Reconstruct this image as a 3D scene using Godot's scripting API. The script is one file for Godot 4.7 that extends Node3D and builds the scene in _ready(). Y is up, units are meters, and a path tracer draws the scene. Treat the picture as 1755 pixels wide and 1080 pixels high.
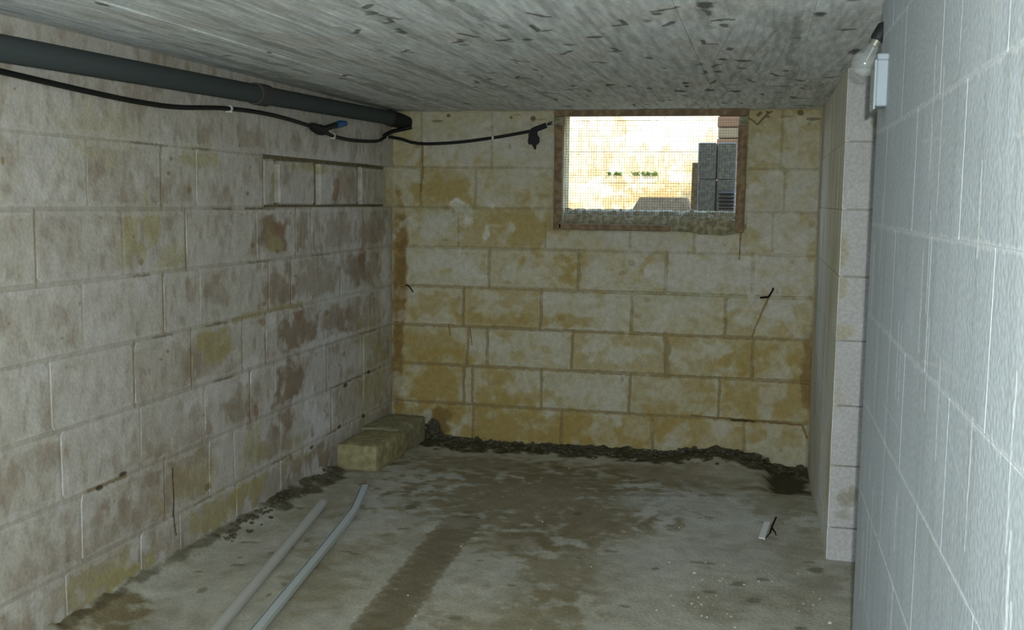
extends Node3D

# ---------------------------------------------------------------- helpers: painting surfaces
class Paint:
	# colour and relief of one wall-sized surface, in metres (u to the right, d downwards)
	var w: int; var h: int; var u0: float; var d0: float; var k: float
	var r := PackedFloat32Array(); var g := PackedFloat32Array(); var b := PackedFloat32Array(); var hh := PackedFloat32Array()
	var warp: PackedByteArray
	var sd := 1
	func _init(a_u0: float, a_d0: float, wu: float, hd: float, per_m: float, base: Color, a_seed: int):
		u0 = a_u0; d0 = a_d0; k = per_m; w = int(wu * per_m); h = int(hd * per_m); sd = a_seed
		var n := w * h
		r.resize(n); g.resize(n); b.resize(n); hh.resize(n)
		r.fill(base.r); g.fill(base.g); b.fill(base.b); hh.fill(0.5)
		warp = noise(7.0, 5)
	func noise(per_metre: float, octaves: int, stretch_u := 1.0, stretch_d := 1.0) -> PackedByteArray:
		sd += 1
		var f := FastNoiseLite.new()
		f.seed = sd; f.noise_type = FastNoiseLite.TYPE_SIMPLEX_SMOOTH
		f.fractal_type = FastNoiseLite.FRACTAL_FBM; f.fractal_octaves = octaves; f.frequency = per_metre / k
		var im := f.get_image(maxi(8, int(w / stretch_u)), maxi(8, int(h / stretch_d)), false, false, true)
		if stretch_u != 1.0 or stretch_d != 1.0: im.resize(w, h, Image.INTERPOLATE_CUBIC)
		im.convert(Image.FORMAT_L8)
		return im.get_data()
	func wash(n: PackedByteArray, lo: float, hi: float, c: Color, amt: float, relief := 0.0):
		var lut := PackedFloat32Array(); lut.resize(256)
		for i in 256: lut[i] = smoothstep(lo, hi, i / 255.0) * amt
		for i in w * h:
			var m := lut[n[i]]
			if m > 0.004:
				r[i] += (c.r - r[i]) * m; g[i] += (c.g - g[i]) * m; b[i] += (c.b - b[i]) * m
				hh[i] += relief * m
	func grain(n: PackedByteArray, amt: float, relief: float):
		for i in w * h:
			var m := (n[i] - 127.5) / 127.5
			var q := 1.0 + m * amt
			r[i] *= q; g[i] *= q; b[i] *= q; hh[i] += m * relief
	func rect(ua: float, da: float, ub: float, db: float, c: Color, amt: float):
		for y in range(maxi(0, int((da - d0) * k)), mini(h, int((db - d0) * k))):
			for x in range(maxi(0, int((ua - u0) * k)), mini(w, int((ub - u0) * k))):
				var i := y * w + x
				r[i] += (c.r - r[i]) * amt; g[i] += (c.g - g[i]) * amt; b[i] += (c.b - b[i]) * amt
	func blob(cu: float, cd: float, ru: float, rd: float, c: Color, amt: float, edge := 0.45, rough := 1.1, relief := 0.0):
		var x0 := (cu - u0) * k; var y0 := (cd - d0) * k; var a := ru * k; var e := rd * k
		for y in range(maxi(0, int(y0 - e * 1.6)), mini(h, int(y0 + e * 1.6) + 1)):
			for x in range(maxi(0, int(x0 - a * 1.6)), mini(w, int(x0 + a * 1.6) + 1)):
				var i := y * w + x
				var dx := (x - x0) / a; var dy := (y - y0) / e
				var d := sqrt(dx * dx + dy * dy) + (warp[i] / 255.0 - 0.5) * rough
				if d < 1.0:
					var m := smoothstep(1.0, 1.0 - edge, d) * amt
					r[i] += (c.r - r[i]) * m; g[i] += (c.g - g[i]) * m; b[i] += (c.b - b[i]) * m
					hh[i] += relief * m
	func line(pts: Array, width: float, c: Color, amt: float, relief := 0.0):
		var done := PackedByteArray(); done.resize(w * h)
		for s in pts.size() - 1:
			var p: Vector2 = pts[s]; var q: Vector2 = pts[s + 1]
			var n := maxi(1, int(p.distance_to(q) * k * 1.5))
			for j in n:
				var m: Vector2 = p.lerp(q, j / float(n))
				var x0 := (m.x - u0) * k; var y0 := (m.y - d0) * k
				var jx := clampi(int(x0), 0, w - 1); var jy := clampi(int(y0), 0, h - 1)
				var wv := (warp[jy * w + jx] / 255.0)
				var rad := width * k * 0.5 * (0.5 + wv)
				x0 += (wv - 0.5) * width * k * 1.5; y0 += (warp[jy * w + (jx * 3 + 77) % w] / 255.0 - 0.5) * width * k * 1.5
				for y in range(maxi(0, int(y0 - rad)), mini(h, int(y0 + rad) + 1)):
					for x in range(maxi(0, int(x0 - rad)), mini(w, int(x0 + rad) + 1)):
						var i := y * w + x
						if done[i]: continue
						done[i] = 1
						r[i] += (c.r - r[i]) * amt; g[i] += (c.g - g[i]) * amt; b[i] += (c.b - b[i]) * amt
						hh[i] += relief * amt
	func uv(u: float, d: float) -> Vector2:
		return Vector2((u - u0) * k / w, (d - d0) * k / h)
	func material(cm: float, rough := 0.95, tint := Color.WHITE) -> StandardMaterial3D:
		var by := PackedByteArray(); by.resize(w * h * 3)
		var hb := PackedByteArray(); hb.resize(w * h)
		for i in w * h:
			by[i * 3] = clampi(int(r[i] * 255.0), 0, 255); by[i * 3 + 1] = clampi(int(g[i] * 255.0), 0, 255); by[i * 3 + 2] = clampi(int(b[i] * 255.0), 0, 255)
			hb[i] = clampi(int(hh[i] * 255.0), 0, 255)
		var m := StandardMaterial3D.new()
		m.albedo_texture = ImageTexture.create_from_image(Image.create_from_data(w, h, false, Image.FORMAT_RGB8, by))
		m.heightmap_enabled = true
		m.heightmap_texture = ImageTexture.create_from_image(Image.create_from_data(w, h, false, Image.FORMAT_L8, hb))
		m.heightmap_scale = cm
		m.roughness = rough; m.metallic_specular = 0.25; m.albedo_color = tint; m.texture_repeat = false
		return m

# ---------------------------------------------------------------- helpers: shapes
var rng := RandomNumberGenerator.new()
var taken := {}

func numbered(n: String) -> String:
	var c: int = taken.get(n, 0)
	taken[n] = c + 1
	return n if c == 0 else "%s_%03d" % [n, c]

func flat_mat(c: Color, rough := 0.7, spec := 0.4, metal := 0.0) -> StandardMaterial3D:
	var m := StandardMaterial3D.new()
	m.albedo_color = c; m.roughness = rough; m.metallic_specular = spec; m.metallic = metal
	return m

func speckled(c: Color, c2: Color, freq: float, rough := 0.9, bump := 0.15, sd := 3) -> StandardMaterial3D:
	# a plain matter with grain: two tones mixed by fine noise, mapped on world axes
	var f := FastNoiseLite.new(); f.seed = sd; f.frequency = 0.02; f.fractal_octaves = 5
	var gr := Gradient.new(); gr.set_color(0, c); gr.set_color(1, c2)
	gr.set_offset(0, 0.25); gr.set_offset(1, 0.75)
	var t := NoiseTexture2D.new(); t.width = 256; t.height = 256; t.seamless = true; t.noise = f; t.color_ramp = gr
	var t2 := NoiseTexture2D.new(); t2.width = 256; t2.height = 256; t2.seamless = true; t2.noise = f
	var m := StandardMaterial3D.new()
	m.albedo_texture = t; m.roughness = rough; m.metallic_specular = 0.3
	m.heightmap_enabled = true; m.heightmap_texture = t2; m.heightmap_scale = bump
	m.uv1_triplanar = true; m.uv1_world_triplanar = true; m.uv1_scale = Vector3.ONE * freq
	return m

func st_new() -> SurfaceTool:
	var st := SurfaceTool.new(); st.begin(Mesh.PRIMITIVE_TRIANGLES); st.set_smooth_group(-1)
	return st

func tri(st: SurfaceTool, a: Vector3, b: Vector3, c: Vector3, n: Vector3, uvs := []):
	# wound clockwise seen from the side that n points to
	var swap := (b - a).cross(c - a).dot(n) > 0.0
	var order := [0, 2, 1] if swap else [0, 1, 2]
	var v := [a, b, c]
	for i in order:
		if uvs.size(): st.set_uv(uvs[i])
		st.add_vertex(v[i])

func quad(st: SurfaceTool, a: Vector3, b: Vector3, c: Vector3, d: Vector3, n: Vector3, uvs := []):
	tri(st, a, b, c, n, [uvs[0], uvs[1], uvs[2]] if uvs.size() else [])
	tri(st, a, c, d, n, [uvs[0], uvs[2], uvs[3]] if uvs.size() else [])

func box(st: SurfaceTool, c: Vector3, s: Vector3, basis := Basis.IDENTITY, bevel := 0.0):
	# box with chamfered edges
	var e := s * 0.5
	var t := minf(bevel, minf(e.x, minf(e.y, e.z)) * 0.9)
	var ax := [basis.x, basis.y, basis.z]
	var f := func(x: float, y: float, z: float) -> Vector3: return c + basis * Vector3(x, y, z)
	for i in 3:
		var j := (i + 1) % 3; var l := (i + 2) % 3
		for sg in [-1.0, 1.0]:
			var p := []
			for q in [[-1, -1], [1, -1], [1, 1], [-1, 1]]:
				var v := Vector3.ZERO
				v[i] = sg * e[i]; v[j] = q[0] * (e[j] - t); v[l] = q[1] * (e[l] - t)
				p.append(f.call(v.x, v.y, v.z))
			quad(st, p[0], p[1], p[2], p[3], ax[i] * sg)
	if t <= 0.0: return
	for i in 3:      # edges along axis i
		var j := (i + 1) % 3; var l := (i + 2) % 3
		for sj in [-1.0, 1.0]:
			for sl in [-1.0, 1.0]:
				var p := []
				for q in [[-1, 0], [1, 0], [1, 1], [-1, 1]]:
					var v := Vector3.ZERO
					v[i] = q[0] * (e[i] - t)
					v[j] = sj * (e[j] - (t if q[1] == 1 else 0.0)); v[l] = sl * (e[l] - (0.0 if q[1] == 1 else t))
					p.append(f.call(v.x, v.y, v.z))
				quad(st, p[0], p[1], p[2], p[3], ax[j] * sj + ax[l] * sl)
	for sx in [-1.0, 1.0]:
		for sy in [-1.0, 1.0]:
			for sz in [-1.0, 1.0]:
				tri(st, f.call(sx * e.x, sy * (e.y - t), sz * (e.z - t)), f.call(sx * (e.x - t), sy * e.y, sz * (e.z - t)), f.call(sx * (e.x - t), sy * (e.y - t), sz * e.z), basis * Vector3(sx, sy, sz))

func tube(st: SurfaceTool, pts: Array, rad, sides := 10, caps := true):
	# a round bar swept along points; rad is one radius or a list of them
	var rings := []
	var up := Vector3(0.13, 0.97, 0.2)
	for i in pts.size():
		var t: Vector3 = (pts[mini(i + 1, pts.size() - 1)] - pts[maxi(i - 1, 0)]).normalized()
		if absf(t.dot(up)) > 0.95: up = Vector3(0.9, 0.1, 0.3)
		var x := up.cross(t).normalized(); var y := t.cross(x).normalized()
		var r: float = rad if not rad is Array else lerpf(rad[int(i * (rad.size() - 1.0) / (pts.size() - 1))], rad[mini(rad.size() - 1, int(i * (rad.size() - 1.0) / (pts.size() - 1)) + 1)], fmod(i * (rad.size() - 1.0) / (pts.size() - 1), 1.0))
		var ring := []
		for s in sides: ring.append(pts[i] + (x * cos(TAU * s / sides) + y * sin(TAU * s / sides)) * r)
		rings.append(ring)
	st.set_smooth_group(1)
	for i in pts.size() - 1:
		for s in sides:
			var q := (s + 1) % sides
			var mid: Vector3 = (rings[i][s] + rings[i][q] + rings[i + 1][s] + rings[i + 1][q]) * 0.25
			quad(st, rings[i][s], rings[i][q], rings[i + 1][q], rings[i + 1][s], mid - (pts[i] + pts[i + 1]) * 0.5)
	st.set_smooth_group(-1)
	if caps:
		for e in [0, pts.size() - 1]:
			var n: Vector3 = pts[0] - pts[1] if e == 0 else pts[e] - pts[e - 1]
			for s in sides: tri(st, pts[e], rings[e][s], rings[e][(s + 1) % sides], n)

func curve(pts: Array, step := 0.02) -> Array:
	# Catmull-Rom through the points
	var out := []
	for i in pts.size() - 1:
		var p0: Vector3 = pts[maxi(i - 1, 0)]; var p1: Vector3 = pts[i]; var p2: Vector3 = pts[i + 1]; var p3: Vector3 = pts[mini(i + 2, pts.size() - 1)]
		var n := maxi(2, int(p1.distance_to(p2) / step))
		for j in n: out.append(p1.cubic_interpolate(p2, p0, p3, j / float(n)))
	out.append(pts[-1])
	return out

func lump(st: SurfaceTool, c: Vector3, s: Vector3, sd: int, rough := 0.25, rings := 6, seg := 9):
	# an irregular rounded lump
	var f := FastNoiseLite.new(); f.seed = sd; f.frequency = 0.9
	var at := func(i: int, j: int) -> Vector3:
		var a := PI * i / rings; var q := TAU * (j % seg) / seg
		var d := Vector3(sin(a) * cos(q), cos(a), sin(a) * sin(q))
		return c + d * s * 0.5 * (1.0 + rough * 2.0 * f.get_noise_3dv(d * 1.3))
	for i in rings:
		for j in seg:
			var p0: Vector3 = at.call(i, j); var p1: Vector3 = at.call(i, j + 1); var p2: Vector3 = at.call(i + 1, j + 1); var p3: Vector3 = at.call(i + 1, j)
			var n := (p0 + p1 + p2 + p3) * 0.25 - c
			if i > 0: tri(st, p0, p1, p2, n)
			if i < rings - 1: tri(st, p0, p2, p3, n)

func obj(called: String, st: SurfaceTool, m: Material, parent: Node3D = self) -> MeshInstance3D:
	st.generate_normals()
	var o := MeshInstance3D.new()
	o.mesh = st.commit(); o.material_override = null
	o.mesh.surface_set_material(0, m)
	o.name = numbered(called) if parent == self else called
	parent.add_child(o, true)
	return o

func thing(called: String, label: String, category: String, at := Vector3.ZERO, group := "") -> Node3D:
	var o := Node3D.new(); o.name = numbered(called); add_child(o)
	o.position = at
	return tag(o, label, category, group)

func tag(o: Node3D, label: String, category: String, group := "") -> Node3D:
	o.set_meta("label", label); o.set_meta("category", category)
	if group: o.set_meta("group", group)
	return o

func structure(o: Node3D, label: String, category: String) -> Node3D:
	o.set_meta("kind", "structure")
	return tag(o, label, category)

# one wall's own axes: u to the right, v up, n towards the viewer
class Frame:
	var o: Vector3; var u: Vector3; var n: Vector3; var top: float; var p: Paint
	func _init(ao: Vector3, au: Vector3, an: Vector3, atop: float, ap: Paint):
		o = ao; u = au; n = an; top = atop; p = ap
	func at(a: float, v: float, d: float) -> Vector3:
		return o + u * a + Vector3.UP * v + n * d
	func uv(a: float, v: float) -> Vector2:
		return p.uv(a, top - v) if p else Vector2(a, -v)

func slab(st: SurfaceTool, f: Frame, a0: float, v0: float, a1: float, v1: float, front: float, back: float):
	# a plain piece of wall
	var c := []
	for d in [front, back]:
		for q in [[a0, v0], [a1, v0], [a1, v1], [a0, v1]]: c.append(f.at(q[0], q[1], d))
	var w := [f.uv(a0, v0), f.uv(a1, v0), f.uv(a1, v1), f.uv(a0, v1)]
	quad(st, c[0], c[1], c[2], c[3], f.n, w)
	quad(st, c[4], c[5], c[6], c[7], -f.n, w)
	for i in 4:
		var j := (i + 1) % 4
		var mid: Vector3 = (c[i] + c[j]) * 0.5 - (c[0] + c[2]) * 0.5
		quad(st, c[i], c[j], c[j + 4], c[i + 4], mid, [w[i], w[j], w[j], w[i]])

func stone(f: Frame, parent: Node3D, called: String, a0: float, v0: float, a1: float, v1: float, m: Material, front := 0.0, deep := 0.03, bevel := 0.007, wear := 0.012, vary := 1.0):
	# one squared stone with worn corners and softened arrises
	var st := st_new()
	var o := []; var i_ := []
	var w := minf(wear, minf(a1 - a0, v1 - v0) * 0.25)
	var cs := [[a0, v0, 1, 1], [a1, v0, -1, 1], [a1, v1, -1, -1], [a0, v1, 1, -1]]
	for k in 4:
		var c: Array = cs[k]
		var c1 := rng.randf_range(0.25, 1.3) * w; var c2 := rng.randf_range(0.25, 1.3) * w
		var pa := Vector2(c[0] + c[2] * c1, c[1] + rng.randf_range(0.0, 0.3) * w * c[3]); var pb := Vector2(c[0] + rng.randf_range(0.0, 0.3) * w * c[2], c[1] + c[3] * c2)
		if k % 2 == 0: o.append(pb); o.append(pa)
		else: o.append(pa); o.append(pb)
	var mid := Vector2((a0 + a1) * 0.5, (v0 + v1) * 0.5)
	for p in o:
		var q: Vector2 = p
		i_.append(Vector2(q.x + signf(mid.x - q.x) * bevel * rng.randf_range(0.6, 1.4), q.y + signf(mid.y - q.y) * bevel * rng.randf_range(0.6, 1.4)))
	var org := f.at(mid.x, mid.y, 0)
	var tilt := Vector2(rng.randf_range(-0.004, 0.004), rng.randf_range(-0.006, 0.006)) * vary
	var fr := front + rng.randf_range(-0.0015, 0.0025) * vary
	var P := func(q: Vector2, d: float) -> Vector3: return f.at(q.x, q.y, d) - org
	var lift := func(q: Vector2) -> float: return fr + (q - mid).dot(tilt)
	for k in range(1, 7):
		tri(st, P.call(i_[0], lift.call(i_[0])), P.call(i_[k], lift.call(i_[k])), P.call(i_[k + 1], lift.call(i_[k + 1])), f.n, [f.uv(i_[0].x, i_[0].y), f.uv(i_[k].x, i_[k].y), f.uv(i_[k + 1].x, i_[k + 1].y)])
	for k in 8:
		var l := (k + 1) % 8
		var out3: Vector3 = P.call((o[k] + o[l]) * 0.5, 0.0)
		var ws := [f.uv(o[k].x, o[k].y), f.uv(o[l].x, o[l].y), f.uv(i_[l].x, i_[l].y), f.uv(i_[k].x, i_[k].y)]
		quad(st, P.call(o[k], fr - bevel), P.call(o[l], fr - bevel), P.call(i_[l], lift.call(i_[l])), P.call(i_[k], lift.call(i_[k])), f.n + out3.normalized(), ws)
		quad(st, P.call(o[k], fr - deep), P.call(o[l], fr - deep), P.call(o[l], fr - bevel), P.call(o[k], fr - bevel), out3, [ws[0], ws[1], ws[1], ws[0]])
	var mi := obj(called, st, m, parent)
	mi.position = org - parent.position
	return mi

const LEFT := -2.438
const RIGHT := 0.3325
const BACK := -6.844
const CEIL := 2.152

func _ready():
	rng.seed = 11
	# ------------------------------------------------------------ camera, sky, sun, flash, exposure
	var cam := Camera3D.new(); cam.name = "camera"
	cam.fov = rad_to_deg(2.0 * atan(540.0 / 1823.6)); cam.near = 0.05; cam.far = 200.0
	cam.transform = Transform3D(Basis(Vector3.UP, 0.2293) * Basis(Vector3.RIGHT, -0.1072) * Basis(Vector3.BACK, 0.013), Vector3(0, 1.57, 0))
	add_child(cam); cam.current = true
	var env := Environment.new()
	env.background_mode = Environment.BG_SKY
	var sky := Sky.new(); var sm := ProceduralSkyMaterial.new()
	sm.sky_top_color = Color(0.58, 0.70, 0.86); sm.sky_horizon_color = Color(0.84, 0.88, 0.92)
	sm.ground_bottom_color = Color(0.45, 0.42, 0.36); sm.ground_horizon_color = Color(0.6, 0.6, 0.58)
	sm.sky_energy_multiplier = 3.0; sm.ground_energy_multiplier = 1.5
	sky.sky_material = sm; env.sky = sky
	env.background_energy_multiplier = 1.0
	env.tonemap_mode = Environment.TONE_MAPPER_LINEAR
	env.tonemap_exposure = 1.0
	env.sdfgi_enabled = true; env.ssao_enabled = true; env.ssil_enabled = true
	var we := WorldEnvironment.new(); we.name = "world_environment"; we.environment = env; add_child(we)
	var sun := DirectionalLight3D.new(); sun.name = "sun"
	sun.rotation_degrees = Vector3(-50, 24, 0)
	sun.light_energy = 1.35; sun.light_color = Color(1.0, 0.94, 0.82); sun.light_angular_distance = 0.5; sun.shadow_enabled = true
	add_child(sun)
	camera_flash(Vector3(0.035, 1.635, 0.03), 0.92)

	# ------------------------------------------------------------ the room
	paint_all()
	build_floor()
	build_ceiling()
	build_back_wall()
	build_left_wall()
	build_right_side()
	build_rear()
	build_window()
	build_yard()
	# ------------------------------------------------------------ things in the room
	drain_pipe()
	black_cable()
	corner_stones()
	floor_lengths()
	bulb_and_box()
	small_bits()

func camera_flash(at: Vector3, energy: float):
	# the compact camera's own flash, whose short sharp shadows lie left of and below things
	var t := thing("flash_lamp", "small grey flash lamp beside the camera, behind the view", "lamp", at)
	var st := st_new(); box(st, Vector3(0, 0, 0.012), Vector3(0.036, 0.026, 0.02), Basis.IDENTITY, 0.003)
	obj("housing", st, flat_mat(Color(0.25, 0.25, 0.26), 0.5), t)
	var gl := StandardMaterial3D.new(); gl.albedo_color = Color(0.9, 0.9, 0.9); gl.emission_enabled = true; gl.emission = Color(0.97, 0.98, 1.0); gl.emission_energy_multiplier = 1.0
	st = st_new(); box(st, Vector3(0, 0, 0.001), Vector3(0.028, 0.018, 0.003), Basis.IDENTITY, 0.001)
	obj("flash_window", st, gl, t)
	var l := SpotLight3D.new(); l.name = "flash_light"
	l.position = Vector3(0, 0, -0.004); l.rotation = Vector3(-0.1072, 0.2293, 0)
	l.spot_angle = 62.0; l.spot_angle_attenuation = 0.35; l.spot_range = 30.0; l.spot_attenuation = 2.0
	l.light_energy = energy * 10.0; l.light_color = Color(0.955, 0.985, 0.965); l.light_size = 0.012; l.shadow_enabled = true
	t.add_child(l)

# ---------------------------------------------------------------- surface paint
var P_back: Paint; var P_left: Paint; var P_floor: Paint; var P_ceil: Paint; var P_pier: Paint; var P_near: Paint
var M := {}

const BACK_ROWS := [
	[1.784, 2.152, [-2.438, -2.234, -1.75, -1.330]], [1.784, 2.152, [-0.115, 0.097, 0.3325]],
	[1.519, 1.784, [-2.438, -2.237, -1.856, -1.330]], [1.519, 1.784, [-0.115, 0.126, 0.3325]],
	[1.254, 1.519, [-2.438, -1.971, -1.376]], [1.254, 1.385, [-1.376, -0.825, -0.417, -0.13]], [1.254, 1.519, [-0.105, 0.065, 0.3325]],
	[0.989, 1.254, [-2.438, -2.35, -1.759, -1.154, -0.588, -0.048, 0.3325]],
	[0.724, 0.989, [-2.438, -1.934, -1.402, -0.801, -0.208, 0.3325]],
	[0.459, 0.724, [-2.438, -1.903, -1.765, -1.19, -0.573, -0.029, 0.3325]],
	[0.194, 0.459, [-2.438, -1.925, -1.864, -1.394, -0.804, -0.231, 0.3325]],
	[-0.16, 0.194, [-2.438, -1.858, -1.251, -0.649, -0.066, 0.3325]]]
const LEFT_ROWS := [
	[1.784, 2.152, [2.6, 3.25, 3.858, 4.644, 5.2, 5.738, 6.3, 6.84]],
	[1.519, 1.784, [2.6, 3.0, 3.5, 4.001, 4.278, 4.93]],
	[1.254, 1.519, [2.6, 3.2, 3.716, 4.186, 4.857, 5.305, 5.518, 6.302, 6.84]],
	[0.989, 1.254, [2.6, 2.95, 3.45, 3.998, 4.295, 4.979, 5.242, 5.928, 6.84]],
	[0.724, 0.989, [2.6, 3.25, 3.771, 4.214, 4.689, 4.94, 5.582, 6.381, 6.84]],
	[0.459, 0.724, [2.6, 3.3, 3.805, 4.32, 4.762, 5.035, 5.712, 6.3, 6.84]],
	[0.194, 0.459, [2.6, 3.4, 3.975, 4.349, 4.588, 5.098, 5.778, 6.3, 6.84]],
	[-0.16, 0.194, [2.6, 3.3, 3.781, 4.087, 4.604, 5.088, 5.389, 6.078, 6.84]]]

func paint_all():
	var ochre := Color(0.61, 0.53, 0.315); var buff := Color(0.675, 0.645, 0.53); var pale := Color(0.73, 0.72, 0.665); var white := Color(0.80, 0.795, 0.76)
	var brown := Color(0.48, 0.39, 0.235); var dark := Color(0.22, 0.175, 0.11); var green := Color(0.60, 0.61, 0.46)
	# back wall: buff limestone, ochre low down and at the left, pale bloom towards the top and right
	var p := Paint.new(-2.5, 0.0, 2.9, 2.36, 330.0, buff, 10)
	var T := CEIL
	for row in BACK_ROWS:
		var js: Array = row[2]
		for i in js.size() - 1:
			var q := rng.randf()
			p.rect(js[i], T - row[1], js[i + 1], T - row[0], pale if q < 0.45 else ochre, rng.randf_range(0.08, 0.35))
	for q in [[-1.66, 0.05, 0.75, 0.2, 0.9], [-1.0, 0.05, 0.5, 0.16, 0.9], [-0.5, 0.12, 0.35, 0.13, 0.85], [-2.0, 0.3, 0.4, 0.3, 0.6], [-2.15, 0.35, 0.32, 0.25, 0.75], [-1.65, 0.32, 0.35, 0.16, 0.6], [0.05, 0.35, 0.45, 0.2, 0.7], [0.0, 0.58, 0.35, 0.12, 0.75], [-1.3, 1.13, 0.28, 0.12, 0.8], [-1.5, 1.4, 0.4, 0.12, 0.55], [-0.93, 1.18, 0.13, 0.14, 0.5], [-0.7, 1.18, 0.1, 0.12, 0.5], [-2.1, 1.62, 0.3, 0.12, 0.7], [-1.7, 0.78, 0.3, 0.06, 0.7], [-1.2, 0.79, 0.35, 0.05, 0.6], [-2.2, 0.6, 0.25, 0.12, 0.65], [-2.2, 0.86, 0.25, 0.1, 0.5], [0.2, 0.8, 0.16, 0.07, 0.6], [-1.45, 1.6, 0.16, 0.1, 0.5], [-1.6, 1.92, 0.2, 0.05, 0.4], [-0.45, 0.4, 0.3, 0.08, 0.35]]:
		p.blob(q[0], T - q[1], q[2], q[3], ochre, q[4], 0.5, 1.3)
	for q in [[-2.395, 0.85, 0.06, 0.9], [-2.40, 0.5, 0.05, 0.5], [-2.385, 1.2, 0.05, 0.3], [-2.37, 0.95, 0.07, 0.12], [-2.37, 1.1, 0.05, 0.25], [-2.36, 1.35, 0.04, 0.2], [0.305, 0.55, 0.05, 0.3]]:
		p.blob(q[0], T - q[1], q[2], q[3], brown, 0.75, 0.5, 0.8)
	p.wash(p.noise(3.0, 5), 0.52, 0.75, pale, 0.55)
	p.wash(p.noise(5.5, 5), 0.58, 0.8, ochre, 0.4)
	for k in BACK_ROWS.size():
		var row: Array = BACK_ROWS[k]; var js: Array = row[2]
		var am := 0.6 if k >= 8 else (0.4 if k == 7 else 0.22)
		p.line([Vector2(js[0], T - row[0]), Vector2((js[0] + js[-1]) * 0.5, T - row[0] + 0.002), Vector2(js[-1], T - row[0])], 0.012, Color(0.53, 0.47, 0.34), am)
		for i in range(1, js.size() - 1):
			var wd := 0.03 if k == 9 and i == 4 else 0.013
			p.line([Vector2(js[i], T - row[0]), Vector2(js[i], T - row[1])], wd, Color(0.53, 0.47, 0.34), am)
	var mauve := Color(0.705, 0.69, 0.655)
	for q in [[-0.35, 1.15, 0.5, 0.22, 0.75], [0.1, 1.5, 0.26, 0.4, 0.6], [-0.7, 1.33, 0.4, 0.1, 0.5], [0.1, 1.0, 0.3, 0.2, 0.5], [-1.75, 1.98, 0.5, 0.16, 0.45], [-1.5, 1.85, 0.25, 0.25, 0.4], [-2.1, 1.42, 0.2, 0.1, 0.5]]: p.blob(q[0], T - q[1], q[2], q[3], mauve, q[4], 0.6, 1.5)
	for q in [[-2.15, 1.4, 0.25, 0.1, 0.6], [-2.15, 1.17, 0.2, 0.1, 0.6], [-1.9, 1.12, 0.1, 0.12, 0.7], [-1.62, 1.12, 0.06, 0.1, 0.7], [-1.05, 1.1, 0.12, 0.12, 0.6], [-0.8, 1.2, 0.08, 0.1, 0.7], [-0.4, 1.12, 0.33, 0.2, 0.6], [0.1, 1.15, 0.25, 0.4, 0.5], [-1.78, 0.93, 0.15, 0.05, 0.6], [-1.3, 0.93, 0.3, 0.04, 0.6], [-0.6, 0.9, 0.4, 0.1, 0.55], [0.15, 0.9, 0.12, 0.08, 0.6], [-0.9, 0.6, 0.25, 0.09, 0.7], [-0.36, 0.64, 0.2, 0.08, 0.65], [-1.12, 0.33, 0.25, 0.1, 0.55], [-0.6, 0.37, 0.2, 0.09, 0.45], [0.2, 1.8, 0.25, 0.35, 0.45], [-1.8, 1.95, 0.35, 0.1, 0.55], [-1.55, 1.75, 0.3, 0.2, 0.35], [-1.99, 1.55, 0.07, 0.05, 0.9], [-1.75, 1.55, 0.05, 0.04, 0.9], [-1.92, 1.45, 0.04, 0.09, 0.8], [-1.78, 1.36, 0.03, 0.08, 0.8], [-1.62, 1.4, 0.05, 0.05, 0.7], [-0.75, 0.1, 0.12, 0.08, 0.4], [-0.15, 0.1, 0.3, 0.1, 0.3]]:
		p.blob(q[0], T - q[1], q[2], q[3], pale if q[4] < 0.72 else white, q[4], 0.6, 1.5, 0.06)
	for q in [[-2.07, 1.5, 0.3, 0.06], [-0.5, 0.98, 0.5, 0.05]]: p.blob(q[0], T - q[1], q[2], q[3], green, 0.35, 0.6, 1.4)
	for i in 60:
		p.blob(rng.randf_range(-2.4, 0.3), T - rng.randf_range(0.0, 2.1), rng.randf_range(0.008, 0.035), rng.randf_range(0.006, 0.025), brown, 0.3, 0.6, 1.7)
	for i in 70:
		p.blob(rng.randf_range(-2.4, 0.3), T - rng.randf_range(0.5, 2.1), rng.randf_range(0.02, 0.09), rng.randf_range(0.015, 0.05), white if i % 3 == 0 else pale, 0.35, 0.7, 1.9, 0.05)
	for i in 30:
		p.blob(rng.randf_range(-2.4, 0.3), T - rng.randf_range(0.0, 0.75), rng.randf_range(0.05, 0.16), rng.randf_range(0.03, 0.08), ochre, 0.35, 0.6, 1.8)
	p.blob(-2.1, T - 0.06, 0.1, 0.14, brown, 0.8, 0.5, 1.2)
	p.line([Vector2(-0.11, T - 2.1), Vector2(-0.05, T - 2.06), Vector2(0.0, T - 2.12), Vector2(0.03, T - 2.14)], 0.006, dark, 0.5)
	for i in 5: p.blob(-0.04 + rng.randf_range(-0.05, 0.05), T - 2.12 + rng.randf_range(-0.02, 0.02), 0.018, 0.014, dark, 0.5, 0.5, 1.6)
	# rough mortar along the ceiling, dark pits in it
	for i in 18: p.blob(rng.randf_range(-2.3, 0.3), rng.randf_range(0.0, 0.07), 0.05, 0.01, dark if i % 2 else brown, 0.4, 0.4, 1.2, -0.2)
	for q in [[-2.05, 0.03], [-1.62, 0.04], [-1.47, 0.05], [0.2, 0.02]]: p.blob(q[0], q[1], 0.02, 0.018, dark, 0.55, 0.5, 1.7, -0.2)
	p.line([Vector2(-2.23, T - 1.95), Vector2(-2.22, T - 1.8), Vector2(-2.235, T - 1.62)], 0.012, brown, 0.6, -0.1)
	p.line([Vector2(0.06, T - 1.0), Vector2(0.03, T - 0.93), Vector2(-0.04, T - 0.73)], 0.007, brown, 0.7, -0.1)
	p.line([Vector2(-0.13, T - 1.38), Vector2(-0.135, T - 1.22)], 0.004, dark, 0.55, -0.1)
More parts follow.
